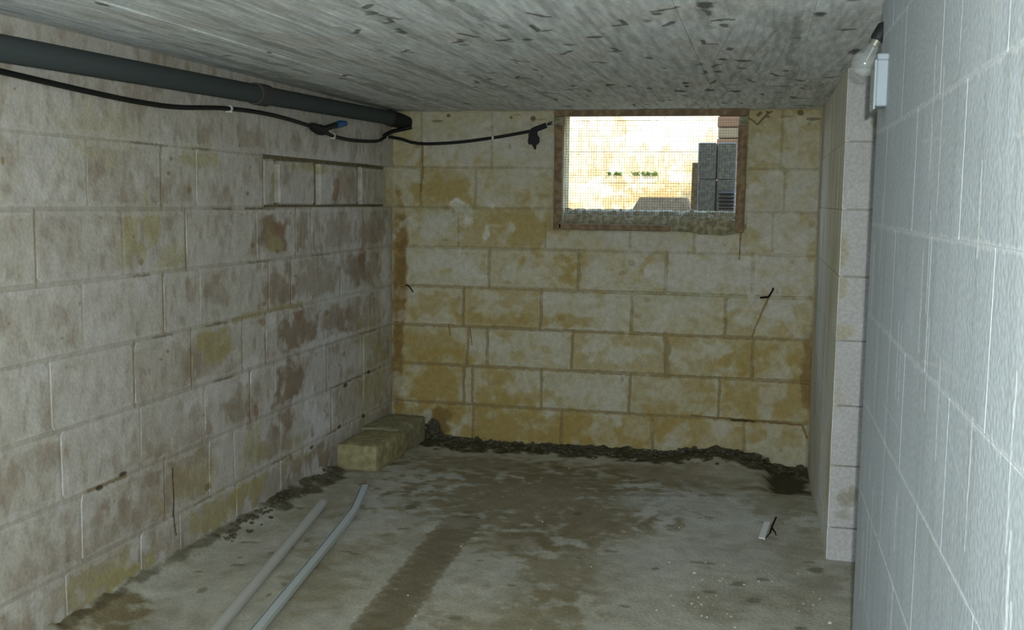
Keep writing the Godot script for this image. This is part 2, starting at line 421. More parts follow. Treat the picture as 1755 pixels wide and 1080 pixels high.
	p.line([Vector2(-2.04, T - 0.73), Vector2(-2.02, T - 0.66)], 0.006, brown, 0.7, -0.1)
	p.line([Vector2(-1.89, T - 0.72), Vector2(-1.87, T - 0.6)], 0.005, brown, 0.7, -0.1)
	p.line([Vector2(-0.40, T - 0.205), Vector2(-0.25, T - 0.2), Vector2(-0.1, T - 0.197), Vector2(0.1, T - 0.19), Vector2(0.29, T - 0.185), Vector2(0.325, T - 0.1)], 0.007, brown, 0.8, -0.3)
	p.line([Vector2(-0.15, T - 0.192), Vector2(0.0, T - 0.19)], 0.010, dark, 0.65, -0.3)
	p.grain(p.noise(60.0, 3), 0.06, 0.14)
	p.grain(p.noise(18.0, 4), 0.06, 0.12)
	P_back = p
	M.back = p.material(0.35)
	M.back_joint = M.back.duplicate(); M.back_joint.albedo_color = Color(0.97, 0.96, 0.94)

	# left wall: pinkish grey stone under a whitish bloom, worn brown faces, ochre patches
	var lbase := Color(0.725, 0.705, 0.66); var lpale := Color(0.765, 0.75, 0.725); var lwhite := Color(0.82, 0.81, 0.795); var lbrown := Color(0.55, 0.485, 0.41); var loch := Color(0.645, 0.605, 0.43); var rust := Color(0.53, 0.41, 0.32)
	p = Paint.new(2.5, 0.0, 4.4, 2.36, 300.0, lbase, 40)
	for row in LEFT_ROWS:
		var js: Array = row[2]
		for i in js.size() - 1:
			var q := rng.randf()
			p.rect(js[i], T - row[1], js[i + 1], T - row[0], lpale if q < 0.6 else lbrown, rng.randf_range(0.04, 0.2))
	p.wash(p.noise(2.6, 5), 0.5, 0.75, lpale, 0.6)
	p.wash(p.noise(4.0, 5, 1.0, 1.5), 0.57, 0.78, lbrown, 0.4)
	p.wash(p.noise(9.0, 5, 1.0, 2.0), 0.6, 0.8, lwhite, 0.3)
	p.wash(p.noise(12.0, 4, 1.0, 2.2), 0.6, 0.8, lbrown, 0.3)
	for q in [[6.5, 1.35, 0.3, 0.14, 0.5], [6.4, 1.12, 0.3, 0.14, 0.5], [5.0, 0.1, 0.4, 0.14, 0.45], [4.2, 0.1, 0.5, 0.14, 0.35], [3.9, 0.3, 0.4, 0.12, 0.4], [3.4, 0.2, 0.5, 0.2, 0.35], [5.05, 1.38, 0.22, 0.13, 0.9], [5.27, 0.6, 0.25, 0.13, 0.95], [5.3, 0.85, 0.3, 0.12, 0.9], [5.15, 0.45, 0.15, 0.14, 0.7], [6.2, 1.15, 0.25, 0.12, 0.7], [5.85, 0.87, 0.3, 0.1, 0.6], [6.1, 0.85, 0.3, 0.12, 0.5], [5.6, 1.12, 0.35, 0.13, 0.45], [5.1, 1.1, 0.2, 0.14, 0.65], [6.1, 1.62, 0.25, 0.12, 0.45], [4.35, 0.85, 0.25, 0.13, 0.4], [4.45, 1.15, 0.16, 0.12, 0.35], [3.85, 0.5, 0.3, 0.2, 0.35], [4.65, 0.55, 0.18, 0.1, 0.5], [5.0, 0.3, 0.25, 0.1, 0.5], [5.6, 0.1, 0.2, 0.15, 0.7], [5.25, 0.02, 0.25, 0.1, 0.6], [4.2, 0.42, 0.2, 0.15, 0.4], [5.9, 1.35, 0.35, 0.14, 0.4], [5.4, 1.4, 0.1, 0.14, 0.5]]:
		p.blob(q[0], T - q[1], q[2], q[3], lbrown, q[4], 0.5, 1.3)
	for q in [[3.76, 1.4, 0.1, 0.14, 0.6], [3.9, 1.43, 0.1, 0.12, 0.6], [4.4, 0.9, 0.22, 0.1, 0.75], [5.02, 1.33, 0.1, 0.1, 0.7], [3.65, 0.02, 0.28, 0.1, 0.85], [3.55, 0.1, 0.3, 0.1, 0.5], [4.45, 0.1, 0.3, 0.1, 0.75], [4.7, 0.12, 0.25, 0.08, 0.75], [4.8, 0.3, 0.2, 0.12, 0.5], [6.5, 0.4, 0.35, 0.3, 0.5], [6.4, 0.7, 0.35, 0.15, 0.4], [5.12, 1.65, 0.05, 0.12, 0.85], [5.7, 1.74, 0.4, 0.03, 0.6], [4.1, 1.3, 0.15, 0.08, 0.4], [4.3, 1.75, 0.2, 0.06, 0.5], [3.6, 1.8, 0.3, 0.12, 0.3], [4.2, 0.3, 0.3, 0.14, 0.4], [5.3, 0.2, 0.25, 0.1, 0.4]]:
		p.blob(q[0], T - q[1], q[2], q[3], loch, q[4], 0.5, 1.4)
	for q in [[3.5, 0.85, 0.4, 0.3, 0.4], [3.4, 1.25, 0.5, 0.3, 0.4], [4.4, 0.68, 0.35, 0.1, 0.6], [5.65, 0.3, 0.25, 0.14, 0.9], [5.5, 0.2, 0.25, 0.05, 0.9], [5.45, 0.48, 0.08, 0.2, 0.7], [4.75, 0.72, 0.12, 0.1, 0.7], [5.0, 0.95, 0.12, 0.09, 0.6], [5.7, 0.75, 0.4, 0.025, 0.7], [6.1, 0.99, 0.6, 0.02, 0.7], [6.72, 1.1, 0.11, 0.35, 0.9], [6.7, 0.75, 0.1, 0.06, 0.8], [6.2, 0.58, 0.3, 0.12, 0.6], [4.35, 1.3, 0.2, 0.12, 0.5], [4.6, 0.3, 0.12, 0.1, 0.5], [4.0, 0.6, 0.3, 0.12, 0.4], [5.55, 0.05, 0.06, 0.12, 0.7]]:
		p.blob(q[0], T - q[1], q[2], q[3], lwhite if q[4] > 0.55 else lpale, q[4], 0.6, 1.5, 0.08)
	for q in [[4.75, 0.47, 0.05, 0.05], [4.82, 0.5, 0.04, 0.04], [5.1, 1.42, 0.1, 0.05], [5.95, 1.62, 0.06, 0.08], [6.3, 1.2, 0.06, 0.08], [4.9, 0.95, 0.05, 0.03], [5.3, 0.95, 0.08, 0.05]]: p.blob(q[0], T - q[1], q[2], q[3], rust, 0.55, 0.5, 1.3)
	for row in LEFT_ROWS:      # smeared joints, pale in places and mossy in others
		p.line([Vector2(2.6, T - row[0]), Vector2(4.0, T - row[0] + 0.005), Vector2(5.4, T - row[0] - 0.004), Vector2(6.84, T - row[0])], 0.034, lpale, 0.45, 0.08)
		for x in row[2]:
			if row[1] < 2.0: p.line([Vector2(x, T - row[0]), Vector2(x + 0.006, T - row[1])], rng.randf_range(0.006, 0.016), lbrown if rng.randf() < 0.45 else lpale, 0.45)
		for i in 3:
			var u := rng.randf_range(2.8, 6.5)
			p.line([Vector2(u, T - row[0] + 0.004), Vector2(u + rng.randf_range(0.1, 0.35), T - row[0] + 0.006)], rng.randf_range(0.004, 0.009), Color(0.46, 0.42, 0.33), 0.45, -0.12)
	p.line([Vector2(4.6, T - 0.985), Vector2(5.0, T - 1.0), Vector2(5.4, T - 0.99)], 0.02, loch, 0.6)
	p.line([Vector2(4.04, T - 0.4), Vector2(4.05, T - 0.3), Vector2(4.04, T - 0.2), Vector2(4.06, T - 0.1)], 0.006, dark, 0.7, -0.3)
	p.line([Vector2(3.45, T - 0.46), Vector2(3.7, T - 0.455)], 0.008, brown, 0.5, -0.1)
	for q in [[3.52, 0.455], [3.68, 0.47], [5.5, 0.17], [5.9, 0.2], [6.3, 0.19], [6.4, 0.46], [6.0, 0.44]]: p.blob(q[0], T - q[1], 0.03, 0.012, dark, 0.7, 0.4, 1.0, -0.3)
	for i in 40: p.blob(rng.randf_range(3.0, 6.8), T - rng.randf_range(0.0, 2.0), rng.randf_range(0.008, 0.03), rng.randf_range(0.006, 0.02), brown, 0.5, 0.5, 1.2, -0.1)
	p.grain(p.noise(50.0, 3), 0.06, 0.16)
	p.grain(p.noise(14.0, 4, 1.0, 1.4), 0.06, 0.14)
	P_left = p
	M.left = p.material(0.5)
	M.left_joint = M.left.duplicate(); M.left_joint.albedo_color = Color(0.93, 0.92, 0.90)

	# ceiling: board-marked grey concrete; u is x, d is z
	var con := Color(0.83, 0.845, 0.84); var cdark := Color(0.62, 0.635, 0.62); var cpale := Color(0.87, 0.88, 0.88); var cbrown := Color(0.76, 0.735, 0.68); var soot := Color(0.30, 0.29, 0.27)
	p = Paint.new(-2.6, -6.95, 4.0, 4.45, 260.0, con, 70)
	p.wash(p.noise(2.0, 4), 0.5, 0.75, cbrown, 0.35)
	p.wash(p.noise(9.0, 4, 1.0, 14.0), 0.55, 0.82, cdark, 0.45)
	p.wash(p.noise(12.0, 4, 1.0, 12.0), 0.55, 0.78, cpale, 0.5)
	for i in 60:
		var u := rng.randf_range(-2.45, 0.4); var z := rng.randf_range(-6.8, -2.8)
		var l := rng.randf_range(0.2, 1.3)
		p.line([Vector2(u, z), Vector2(u + rng.randf_range(-0.01, 0.01), minf(z + l, -2.6))], rng.randf_range(0.008, 0.028), cdark if i % 5 < 3 else cpale, 0.5, -0.1 if i % 5 < 3 else 0.12)
	for q in [[-2.25, -4.3, 0.04, 0.9], [-2.1, -4.2, 0.03, 0.7], [-2.3, -5.4, 0.06, 1.1], [-1.85, -3.9, 0.02, 0.5], [-1.35, -5.3, 0.03, 0.7], [-1.5, -4.6, 0.025, 0.6], [-1.2, -5.9, 0.03, 0.5], [-2.0, -5.6, 0.05, 0.8]]:
		p.blob(q[0], q[1], q[2], q[3], cdark, 0.7, 0.5, 1.2, -0.1)
	for i in 130:
		var u := rng.randf_range(-2.2, 0.33); var z := rng.randf_range(-6.8, -2.9)
		if u > -1.2 or i % 3 == 0:
			p.blob(u, z, rng.randf_range(0.006, 0.032), rng.randf_range(0.02, 0.07), soot, rng.randf_range(0.35, 0.8), 0.6, 2.0, -0.05)
	for i in 8: p.blob(rng.randf_range(-0.1, 0.33), rng.randf_range(-6.8, -5.5), rng.randf_range(0.02, 0.06), 0.02, soot, 0.6, 0.5, 1.6)
	for i in 46:
		var cu := rng.randf_range(-1.5, 0.33); var cz := rng.randf_range(-6.7, -3.1)
		p.line([Vector2(cu, cz), Vector2(cu + rng.randf_range(-0.05, 0.05), cz + rng.randf_range(-0.02, 0.02)), Vector2(cu + rng.randf_range(-0.06, 0.06), cz + rng.randf_range(0.02, 0.12))], 0.012, soot, 0.6, -0.05)
	for i in 14: p.line([Vector2(rng.randf_range(-0.5, 0.3), rng.randf_range(-6.7, -3.4)), Vector2(rng.randf_range(-0.5, 0.3), rng.randf_range(-6.7, -3.4))], 0.004, cdark, 0.35)
	p.grain(p.noise(45.0, 3), 0.08, 0.15)
	p.grain(p.noise(30.0, 3, 1.0, 8.0), 0.12, 0.25)
	P_ceil = p
	M.ceil = p.material(0.35)

	# floor: dusty cement screed with damp and mud; u is x, d is z
	var fl := Color(0.70, 0.69, 0.63); var damp := Color(0.505, 0.46, 0.345); var mud := Color(0.29, 0.27, 0.20); var dust := Color(0.74, 0.735, 0.695); var fdk := Color(0.60, 0.58, 0.51)
	p = Paint.new(-2.65, -6.95, 4.1, 4.2, 270.0, fl, 100)
	p.wash(p.noise(2.2, 5, 1.0, 1.5), 0.5, 0.72, fdk, 0.6)
	p.wash(p.noise(3.3, 5, 1.0, 1.0), 0.55, 0.75, dust, 0.5)
	for q in [[-1.15, -5.45, 0.85, 0.85, 0.85], [-1.0, -5.9, 0.5, 0.35, 0.6], [-0.75, -5.1, 0.4, 0.5, 0.75], [-1.5, -6.1, 0.8, 0.35, 0.6], [-0.5, -6.2, 0.9, 0.4, 0.45], [-2.2, -5.2, 0.2, 0.8, 0.35], [-0.75, -4.35, 0.28, 0.5, 0.6], [-0.9, -3.75, 0.45, 0.35, 0.5], [-2.33, -3.4, 0.14, 0.25, 0.9], [-1.8, -4.4, 0.25, 0.35, 0.35], [-1.1, -4.7, 0.3, 0.25, 0.5], [0.15, -5.8, 0.25, 0.5, 0.4], [-1.7, -3.9, 0.2, 0.3, 0.35], [0.2, -5.0, 0.16, 0.5, 0.25]]:
		p.blob(q[0], q[1], q[2], q[3], damp, q[4], 0.55, 1.4)
	# a darker trowelled strip of screed
	for i in 3:
		for s in 24:
			var f := s / 23.0
			p.blob(lerpf(-1.31, -1.395, f), lerpf(-3.2, -4.95, f), 0.115, 0.09, Color(0.47, 0.435, 0.345), 0.32, 0.2, 0.18)
	for q in [[-1.15, -6.45, 0.35, 0.07, 0.6], [-1.75, -6.45, 0.12, 0.1, 0.6], [-0.95, -6.5, 0.25, 0.06, 0.6], [-0.15, -6.3, 0.25, 0.12, 0.5], [-1.5, -4.9, 0.25, 0.12, 0.3], [-0.45, -4.5, 0.3, 0.5, 0.5], [-0.5, -5.5, 0.3, 0.2, 0.5], [-0.25, -4.7, 0.4, 0.4, 0.4], [-1.85, -4.6, 0.12, 0.3, 0.5], [-1.75, -4.9, 0.1, 0.12, 0.5], [-1.05, -4.0, 0.18, 0.4, 0.45], [-2.15, -4.4, 0.1, 0.4, 0.5], [-0.1, -3.8, 0.4, 0.3, 0.4]]:
		p.blob(q[0], q[1], q[2], q[3], dust, q[4], 0.6, 1.5, 0.05)
	for i in 16: p.blob(lerpf(-2.1, 0.3, i / 15.0), -6.70 + rng.randf_range(-0.05, 0.05), 0.2, 0.2, mud, 0.85, 0.5, 1.1, 0.1)
	p.blob(0.2, -6.4, 0.14, 0.36, mud, 0.95, 0.4, 0.6)
	for i in 10: p.blob(-2.36 + rng.randf_range(-0.05, 0.05), lerpf(-5.7, -4.9, i / 9.0), 0.07, 0.1, mud, 0.7, 0.5, 1.0)
	for i in 8: p.blob(-2.40, lerpf(-4.9, -3.3, i / 7.0), 0.04, 0.14, mud, 0.4, 0.5, 1.0)
	for i in 70:
		var q := rng.randf()
		var u := rng.randf_range(-1.6, 0.34); var z := rng.randf_range(-6.0, -3.3)
		if q < 0.4: u = rng.randf_range(-0.3, 0.33); z = rng.randf_range(-4.6, -3.9)
		p.blob(u, z, rng.randf_range(0.004, 0.011), rng.randf_range(0.004, 0.012), Color(0.80, 0.79, 0.75), rng.randf_range(0.3, 0.8), 0.5, 0.8, 0.1)
	for i in 60: p.blob(rng.randf_range(-2.3, 0.3), rng.randf_range(-6.5, -3.3), rng.randf_range(0.01, 0.05), rng.randf_range(0.01, 0.04), mud, 0.35, 0.5, 1.5)
	p.grain(p.noise(55.0, 3), 0.08, 0.2)
	p.grain(p.noise(9.0, 5), 0.07, 0.12)
	P_floor = p
	M.floor = p.material(0.5, 0.85)

	# the short right wall (pier): plastered pale stone; u runs along z for its side, or x for its end
	p = Paint.new(-7.0, 0.0, 3.6, 2.36, 200.0, Color(0.85, 0.84, 0.785), 130)
	p.wash(p.noise(2.5, 5), 0.5, 0.75, Color(0.83, 0.83, 0.81), 0.6)
	p.wash(p.noise(4.0, 5, 1.0, 5.0), 0.55, 0.8, Color(0.72, 0.69, 0.56), 0.45)
	for q in [[-4.95, 0.4, 0.2, 0.25], [-5.9, 0.3, 0.4, 0.4]]: p.blob(q[0], T - q[1], q[2], q[3], Color(0.73, 0.70, 0.58), 0.4, 0.5, 1.2)
	p.grain(p.noise(40.0, 3), 0.08, 0.15)
	P_pier = p
	M.pier = p.material(0.3)
	p = Paint.new(0.2, 0.0, 1.3, 2.36, 260.0, Color(0.69, 0.685, 0.675), 150)
	p.wash(p.noise(4.0, 5), 0.5, 0.75, Color(0.72, 0.72, 0.715), 0.6)
	for q in [[0.34, 1.38, 0.03, 0.1, 0.6], [0.35, 1.22, 0.03, 0.06, 0.6], [0.36, 1.03, 0.05, 0.05, 0.6], [0.35, 0.75, 0.03, 0.1, 0.3]]: p.blob(q[0], T - q[1], q[2], q[3], Color(0.63, 0.60, 0.48), q[4], 0.6, 1.3)
	for q in [[0.45, 1.93, 0.02, 0.05, 0.7], [0.452, 1.86, 0.015, 0.03, 0.7], [0.447, 1.99, 0.012, 0.02, 0.6], [0.40, 0.27, 0.05, 0.06, 0.75], [0.38, 0.2, 0.05, 0.03, 0.5], [0.43, 0.3, 0.03, 0.05, 0.6]]: p.blob(q[0], T - q[1], q[2], q[3], Color(0.55, 0.53, 0.47), q[4], 0.6, 1.4)
	p.grain(p.noise(50.0, 3), 0.08, 0.15)
	M.pier_end = p.material(0.3)
	var PE := p

	# near wall: bluish grey cement blocks with pale joints and pale runs
	p = Paint.new(-3.4, 0.0, 2.4, 2.36, 330.0, Color(0.675, 0.705, 0.725), 170)
	p.wash(p.noise(2.0, 5), 0.5, 0.75, Color(0.70, 0.73, 0.755), 0.6)
	p.wash(p.noise(12.0, 4, 1.0, 14.0), 0.55, 0.8, Color(0.60, 0.62, 0.615), 0.35)
	for i in 26:
		var u := rng.randf_range(-3.3, -1.3); var d := rng.randf_range(0.1, 1.6)
		p.line([Vector2(u, d), Vector2(u + 0.003, d + rng.randf_range(0.05, 0.28))], 0.007, Color(0.86, 0.88, 0.89), 0.75, 0.1)
	for i in 12:
		var u := rng.randf_range(-3.2, -1.5); var d := rng.randf_range(0.3, 1.9)
		p.line([Vector2(u, d), Vector2(u + 0.3, d + rng.randf_range(-0.1, 0.15))], 0.004, Color(0.75, 0.77, 0.77), 0.45, 0.05)
	for i in 40: p.blob(rng.randf_range(-3.3, -1.3), rng.randf_range(0.0, 2.2), rng.randf_range(0.01, 0.05), rng.randf_range(0.01, 0.05), Color(0.74, 0.755, 0.75), 0.4, 0.6, 1.5)
	for i in 6: p.line([Vector2(-3.33, T - (1.514 - 0.265 * (i - 2))), Vector2(-2.6, T - (1.512 - 0.265 * (i - 2))), Vector2(-1.2, T - (1.515 - 0.265 * (i - 2)))], 0.007, Color(0.80, 0.82, 0.83), 0.5, 0.1)
	for i in 10: p.blob(-3.29, rng.randf_range(0.1, 2.1), 0.03, 0.08, Color(0.70, 0.70, 0.67), 0.5, 0.6, 1.3)
	p.grain(p.noise(60.0, 3), 0.07, 0.15)
	P_near = p
	M.near = p.material(0.3, 0.9)
	M.near_joint = M.near.duplicate(); M.near_joint.albedo_color = Color(1.0, 1.0, 1.0)
	M.pier_paint = PE
	M.pier_core = speckled(Color(0.58, 0.57, 0.53), Color(0.66, 0.65, 0.61), 2.0, 0.95, 0.2, 43)
	M.mossy = speckled(Color(0.44, 0.41, 0.30), Color(0.57, 0.53, 0.41), 6.0, 0.95, 0.4, 41)
	M.plain = speckled(Color(0.70, 0.70, 0.67), Color(0.76, 0.75, 0.72), 0.8, 0.95, 0.2, 5)
	M.lime = speckled(Color(0.62, 0.57, 0.42), Color(0.72, 0.67, 0.52), 1.5, 0.95, 0.3, 6)
	M.wood = speckled(Color(0.43, 0.36, 0.28), Color(0.54, 0.46, 0.36), 3.0, 0.85, 0.15, 7)
	M.rubble = speckled(Color(0.43, 0.41, 0.32), Color(0.62, 0.59, 0.49), 4.0, 0.95, 0.25, 8)
	M.mudm = speckled(Color(0.27, 0.26, 0.21), Color(0.40, 0.37, 0.31), 7.0, 0.95, 0.5, 9)

# ---------------------------------------------------------------- floor and ceiling
func floor_height(x: float, z: float, n: FastNoiseLite) -> float:
	var y := n.get_noise_2d(x, z) * 0.012 + n.get_noise_2d(x * 6.0 + 9.0, z * 6.0) * 0.004
	y -= 0.012 * smoothstep(-3.6, -5.2, z) + 0.03 * smoothstep(-5.4, -6.6, z)
	y += 0.05 * exp(-pow((x + 0.22) / 0.24, 2.0)) * smoothstep(-6.0, -6.75, z)      # heap against the back wall
	y -= 0.045 * smoothstep(0.05, 0.12, x) * smoothstep(-5.95, -6.05, z)           # sunk corner
	var ragged := n.get_noise_2d(x * 14.0, z * 14.0)
	y += maxf(0.0, ragged + 0.1) * 0.03 * smoothstep(-6.5, -6.8, z)
	y += (0.03 + ragged * 0.02) * smoothstep(-2.28, -2.42, x) * smoothstep(-5.9, -5.6, z)
	return y

func build_floor():
	var n := FastNoiseLite.new(); n.seed = 4; n.frequency = 0.7; n.fractal_octaves = 3
	var st := st_new(); st.set_smooth_group(0)
	var x0 := -2.6; var z0 := -6.9; var nx := 120; var nz := 150; var dx := 4.0 / nx; var dz := 4.1 / nz
	var at := func(i: int, j: int) -> Vector3:
		var x := x0 + i * dx; var z := z0 + j * dz
		return Vector3(x, floor_height(x, z, n), z)
	for i in nx:
		for j in nz:
			var a: Vector3 = at.call(i, j); var b: Vector3 = at.call(i + 1, j); var c: Vector3 = at.call(i + 1, j + 1); var d: Vector3 = at.call(i, j + 1)
			quad(st, a, b, c, d, Vector3.UP, [P_floor.uv(a.x, a.z), P_floor.uv(b.x, b.z), P_floor.uv(c.x, c.z), P_floor.uv(d.x, d.z)])
	structure(obj("floor", st, M.floor), "uneven grey cement floor with damp brown patches and dust", "floor")
	st = st_new(); box(st, Vector3(-0.6, -0.27, -2.1), Vector3(4.6, 0.2, 9.8))
	box(st, Vector3(-0.6, -0.1, 0.1), Vector3(4.6, 0.2, 5.8))
	structure(obj("floor", st, M.plain), "plain cement slab under the floor and behind the camera", "floor")

func build_ceiling():
	var st := st_new(); box(st, Vector3(-0.55, CEIL + 0.165, -2.1), Vector3(4.7, 0.3, 9.9))
	var c := structure(obj("ceiling", st, M.plain), "low ceiling of grey board-marked concrete with dark specks", "ceiling")
	var x := -2.44
	while x < 1.2:
		var w := rng.randf_range(0.10, 0.19)
		var z := -6.9
		while z < -2.55:
			var l := 4.4
			var y := CEIL + rng.randf_range(-0.003, 0.003)
			st = st_new()
			var g := 0.0003
			var q := [Vector3(x + g, y, z + g), Vector3(x + w - g, y, z + g), Vector3(x + w - g, y, z + l - g), Vector3(x + g, y, z + l - g)]
			var ws := []
			for v in q: ws.append(P_ceil.uv(v.x, v.z))
			quad(st, q[0], q[1], q[2], q[3], Vector3.DOWN, ws)
			for i in 4:
				var j := (i + 1) % 4
				var up := Vector3(0, CEIL + 0.02 - y, 0)
				quad(st, q[i], q[j], q[j] + up, q[i] + up, (q[i] + q[j]) * 0.5 - (q[0] + q[2]) * 0.5, [ws[i], ws[j], ws[j], ws[i]])
			obj("board_mark", st, M.ceil, c)
			z += l
		x += w

# ---------------------------------------------------------------- walls
func course(f: Frame, parent: Node3D, rows: Array, called: String, m: Material, joint := 0.012, front := 0.0, wear := 0.012, bevel := 0.006, vary := 1.0):
	for row in rows:
		var js: Array = row[2]
		for i in js.size() - 1:
			var j1 := joint * rng.randf_range(0.3, 0.9)
			stone(f, parent, called, js[i] + j1 * 0.5, row[0] + joint * 0.35, js[i + 1] - j1 * 0.5, row[1] - joint * 0.35, m, front, 0.03, bevel, wear, vary)

func build_back_wall():
	var f := Frame.new(Vector3(0, 0, BACK), Vector3.RIGHT, Vector3.BACK, CEIL, P_back)
	var st := st_new()
	var d := -0.007
	slab(st, f, -2.7, -0.4, -1.33, 4.0, d, -0.25); slab(st, f, -0.115, -0.4, 1.8, 4.0, d, -0.25)
	slab(st, f, -1.33, -0.4, -0.115, 1.385, d, -0.25); slab(st, f, -1.33, 2.16, -0.115, 4.0, d, -0.25)
	var w := structure(obj("wall_back", st, M.back_joint), "back wall of buff limestone blocks with ochre stains around the window", "wall")
	course(f, w, BACK_ROWS.slice(0, 7), "limestone_block", M.back, 0.008, -0.002, 0.014, 0.003)
	course(f, w, BACK_ROWS.slice(7), "limestone_block", M.back, 0.013, 0.0, 0.016, 0.005)

func build_left_wall():
	var f := Frame.new(Vector3(LEFT, 0, 0), Vector3.FORWARD, Vector3.RIGHT, CEIL, P_left)
	var st := st_new()
	var d := -0.002
	slab(st, f, -2.9, -0.4, 4.94, 2.3, d, -0.25); slab(st, f, 4.94, -0.4, 6.85, 1.519, d, -0.25); slab(st, f, 4.94, 1.784, 6.85, 2.3, d, -0.25)
	var w := structure(obj("wall_left", st, M.left_joint), "left wall of worn grey limestone blocks with whitish bloom and brown faces", "wall")
	st = st_new(); slab(st, f, 4.90, 1.5, 6.85, 1.80, -0.065, -0.25)
	obj("recess_mortar", st, M.mossy, w)
	course(f, w, LEFT_ROWS.slice(0, 1), "limestone_block", M.left, 0.003, -0.0015, 0.004, 0.0005, 0.1)
	course(f, w, LEFT_ROWS.slice(1), "limestone_block", M.left, 0.012, 0.0, 0.022, 0.0025, 0.6)
	for q in [[4.985, 5.115, -0.022], [5.19, 5.645, -0.035], [5.72, 6.29, -0.035], [6.37, 6.80, -0.035]]:      # the set-back course near the corner
		stone(f, w, "limestone_block", q[0], 1.528, q[1], 1.768, M.left, q[2], 0.05, 0.008, 0.02)

func build_right_side():
	# the room's own right wall, from the back wall to the opening
	var f := Frame.new(Vector3(RIGHT, 0, 0), Vector3.BACK, Vector3.LEFT, CEIL, P_pier)
	var st := st_new()
	slab(st, f, -6.84, -0.4, -4.84, 2.3, -0.004, -0.9)
	var w := structure(obj("wall_right", st, M.pier_core), "short right wall of pale plastered stone ending at the dark opening", "wall")
	var ys := [-0.16, 0.139, 0.42, 0.69, 0.98, 1.26, 1.55, 1.84, 2.152]
	for i in ys.size() - 1:
		var js := [-6.84, -6.3, -5.72, -5.16] if i % 2 == 0 else [-6.84, -6.0, -5.45]
		for k in js.size():
			var b: float = js[k + 1] if k + 1 < js.size() else -4.8276
			var last := k + 1 == js.size()
			stone(f, w, "plastered_block", js[k] + 0.001, ys[i] + 0.001, b - (0.006 if last else 0.001), ys[i + 1] - 0.001, M.pier, 0.0, 0.02, 0.001, 0.003, 0.2)
	var fe := Frame.new(Vector3(0, 0, -4.8276), Vector3.RIGHT, Vector3.BACK, CEIL, M.pier_paint)
	for i in ys.size() - 1:
		var lo: float = ys[i] + 0.002
		stone(fe, w, "end_block", RIGHT + 0.002, lo, 0.80, ys[i + 1] - 0.002, M.pier_end, 0.0, 0.03, 0.002, 0.008, 0.25)
		stone(fe, w, "end_block", 0.805, lo, 1.23, ys[i + 1] - 0.002, M.pier_end, 0.0, 0.03, 0.002, 0.008, 0.25)
	# the wall close by on the right
	var x := 0.3165
	f = Frame.new(Vector3(x, 0, 0), Vector3.BACK, Vector3.LEFT, CEIL, P_near)
	st = st_new()
	slab(st, f, -3.333, -0.4, 2.9, 2.3, -0.0008, -0.24)
	w = structure(obj("wall_right", st, M.near_joint), "near right wall of bluish grey cement blocks with pale joints", "wall")
	for i in range(-5, 4):
		var v0 := 1.544 + i * 0.265 - 0.03; var v1 := v0 + 0.265
		if v0 > 2.15: continue
		var u := -3.333
		var first := true
		while u < -1.1:
			var l := 0.575 if not first else (0.30 if posmod(i, 2) == 0 else 0.59)
			stone(f, w, "cement_block", u + 0.001, maxf(v0, -0.1) + 0.001, u + l - 0.001, minf(v1, 2.15) - 0.001, M.near, 0.0, 0.02, 0.0003, 0.003, 0.0)
			u += l; first = false
	# passage beyond the opening
	st = st_new(); box(st, Vector3(1.38, 1.0, -4.0), Vector3(0.2, 2.8, 2.4))
	structure(obj("wall_passage", st, M.plain), "plain wall closing the side passage beyond the opening", "wall")
	st = st_new(); box(st, Vector3(1.0, 1.0, -2.9), Vector3(0.9, 2.8, 0.2))
	structure(obj("wall_passage", st, M.plain), "plain cross wall of the side passage behind the near wall", "wall")

func build_rear():
	# behind the camera: end wall with a wide open doorway to a paved court under the sky
	var st := st_new()
	box(st, Vector3(-2.45, 1.0, 2.75), Vector3(0.4, 2.8, 0.25)); box(st, Vector3(0.25, 1.0, 2.75), Vector3(0.5, 2.8, 0.25)); box(st, Vector3(-1.15, 2.18, 2.75), Vector3(2.3, 0.2, 0.25))
	structure(obj("wall_front", st, M.plain), "end wall behind the camera with a wide open doorway", "wall")
	st = st_new()
	box(st, Vector3(-1.0, -0.25, 7.0), Vector3(9.0, 0.3, 8.4)); box(st, Vector3(-1.0, 0.2, 11.0), Vector3(9.0, 1.6, 0.25))
	structure(obj("floor_court", st, speckled(Color(0.70, 0.68, 0.64), Color(0.80, 0.78, 0.74), 1.0, 0.95, 0.2, 25)), "pale paved court outside the doorway behind the camera", "ground")

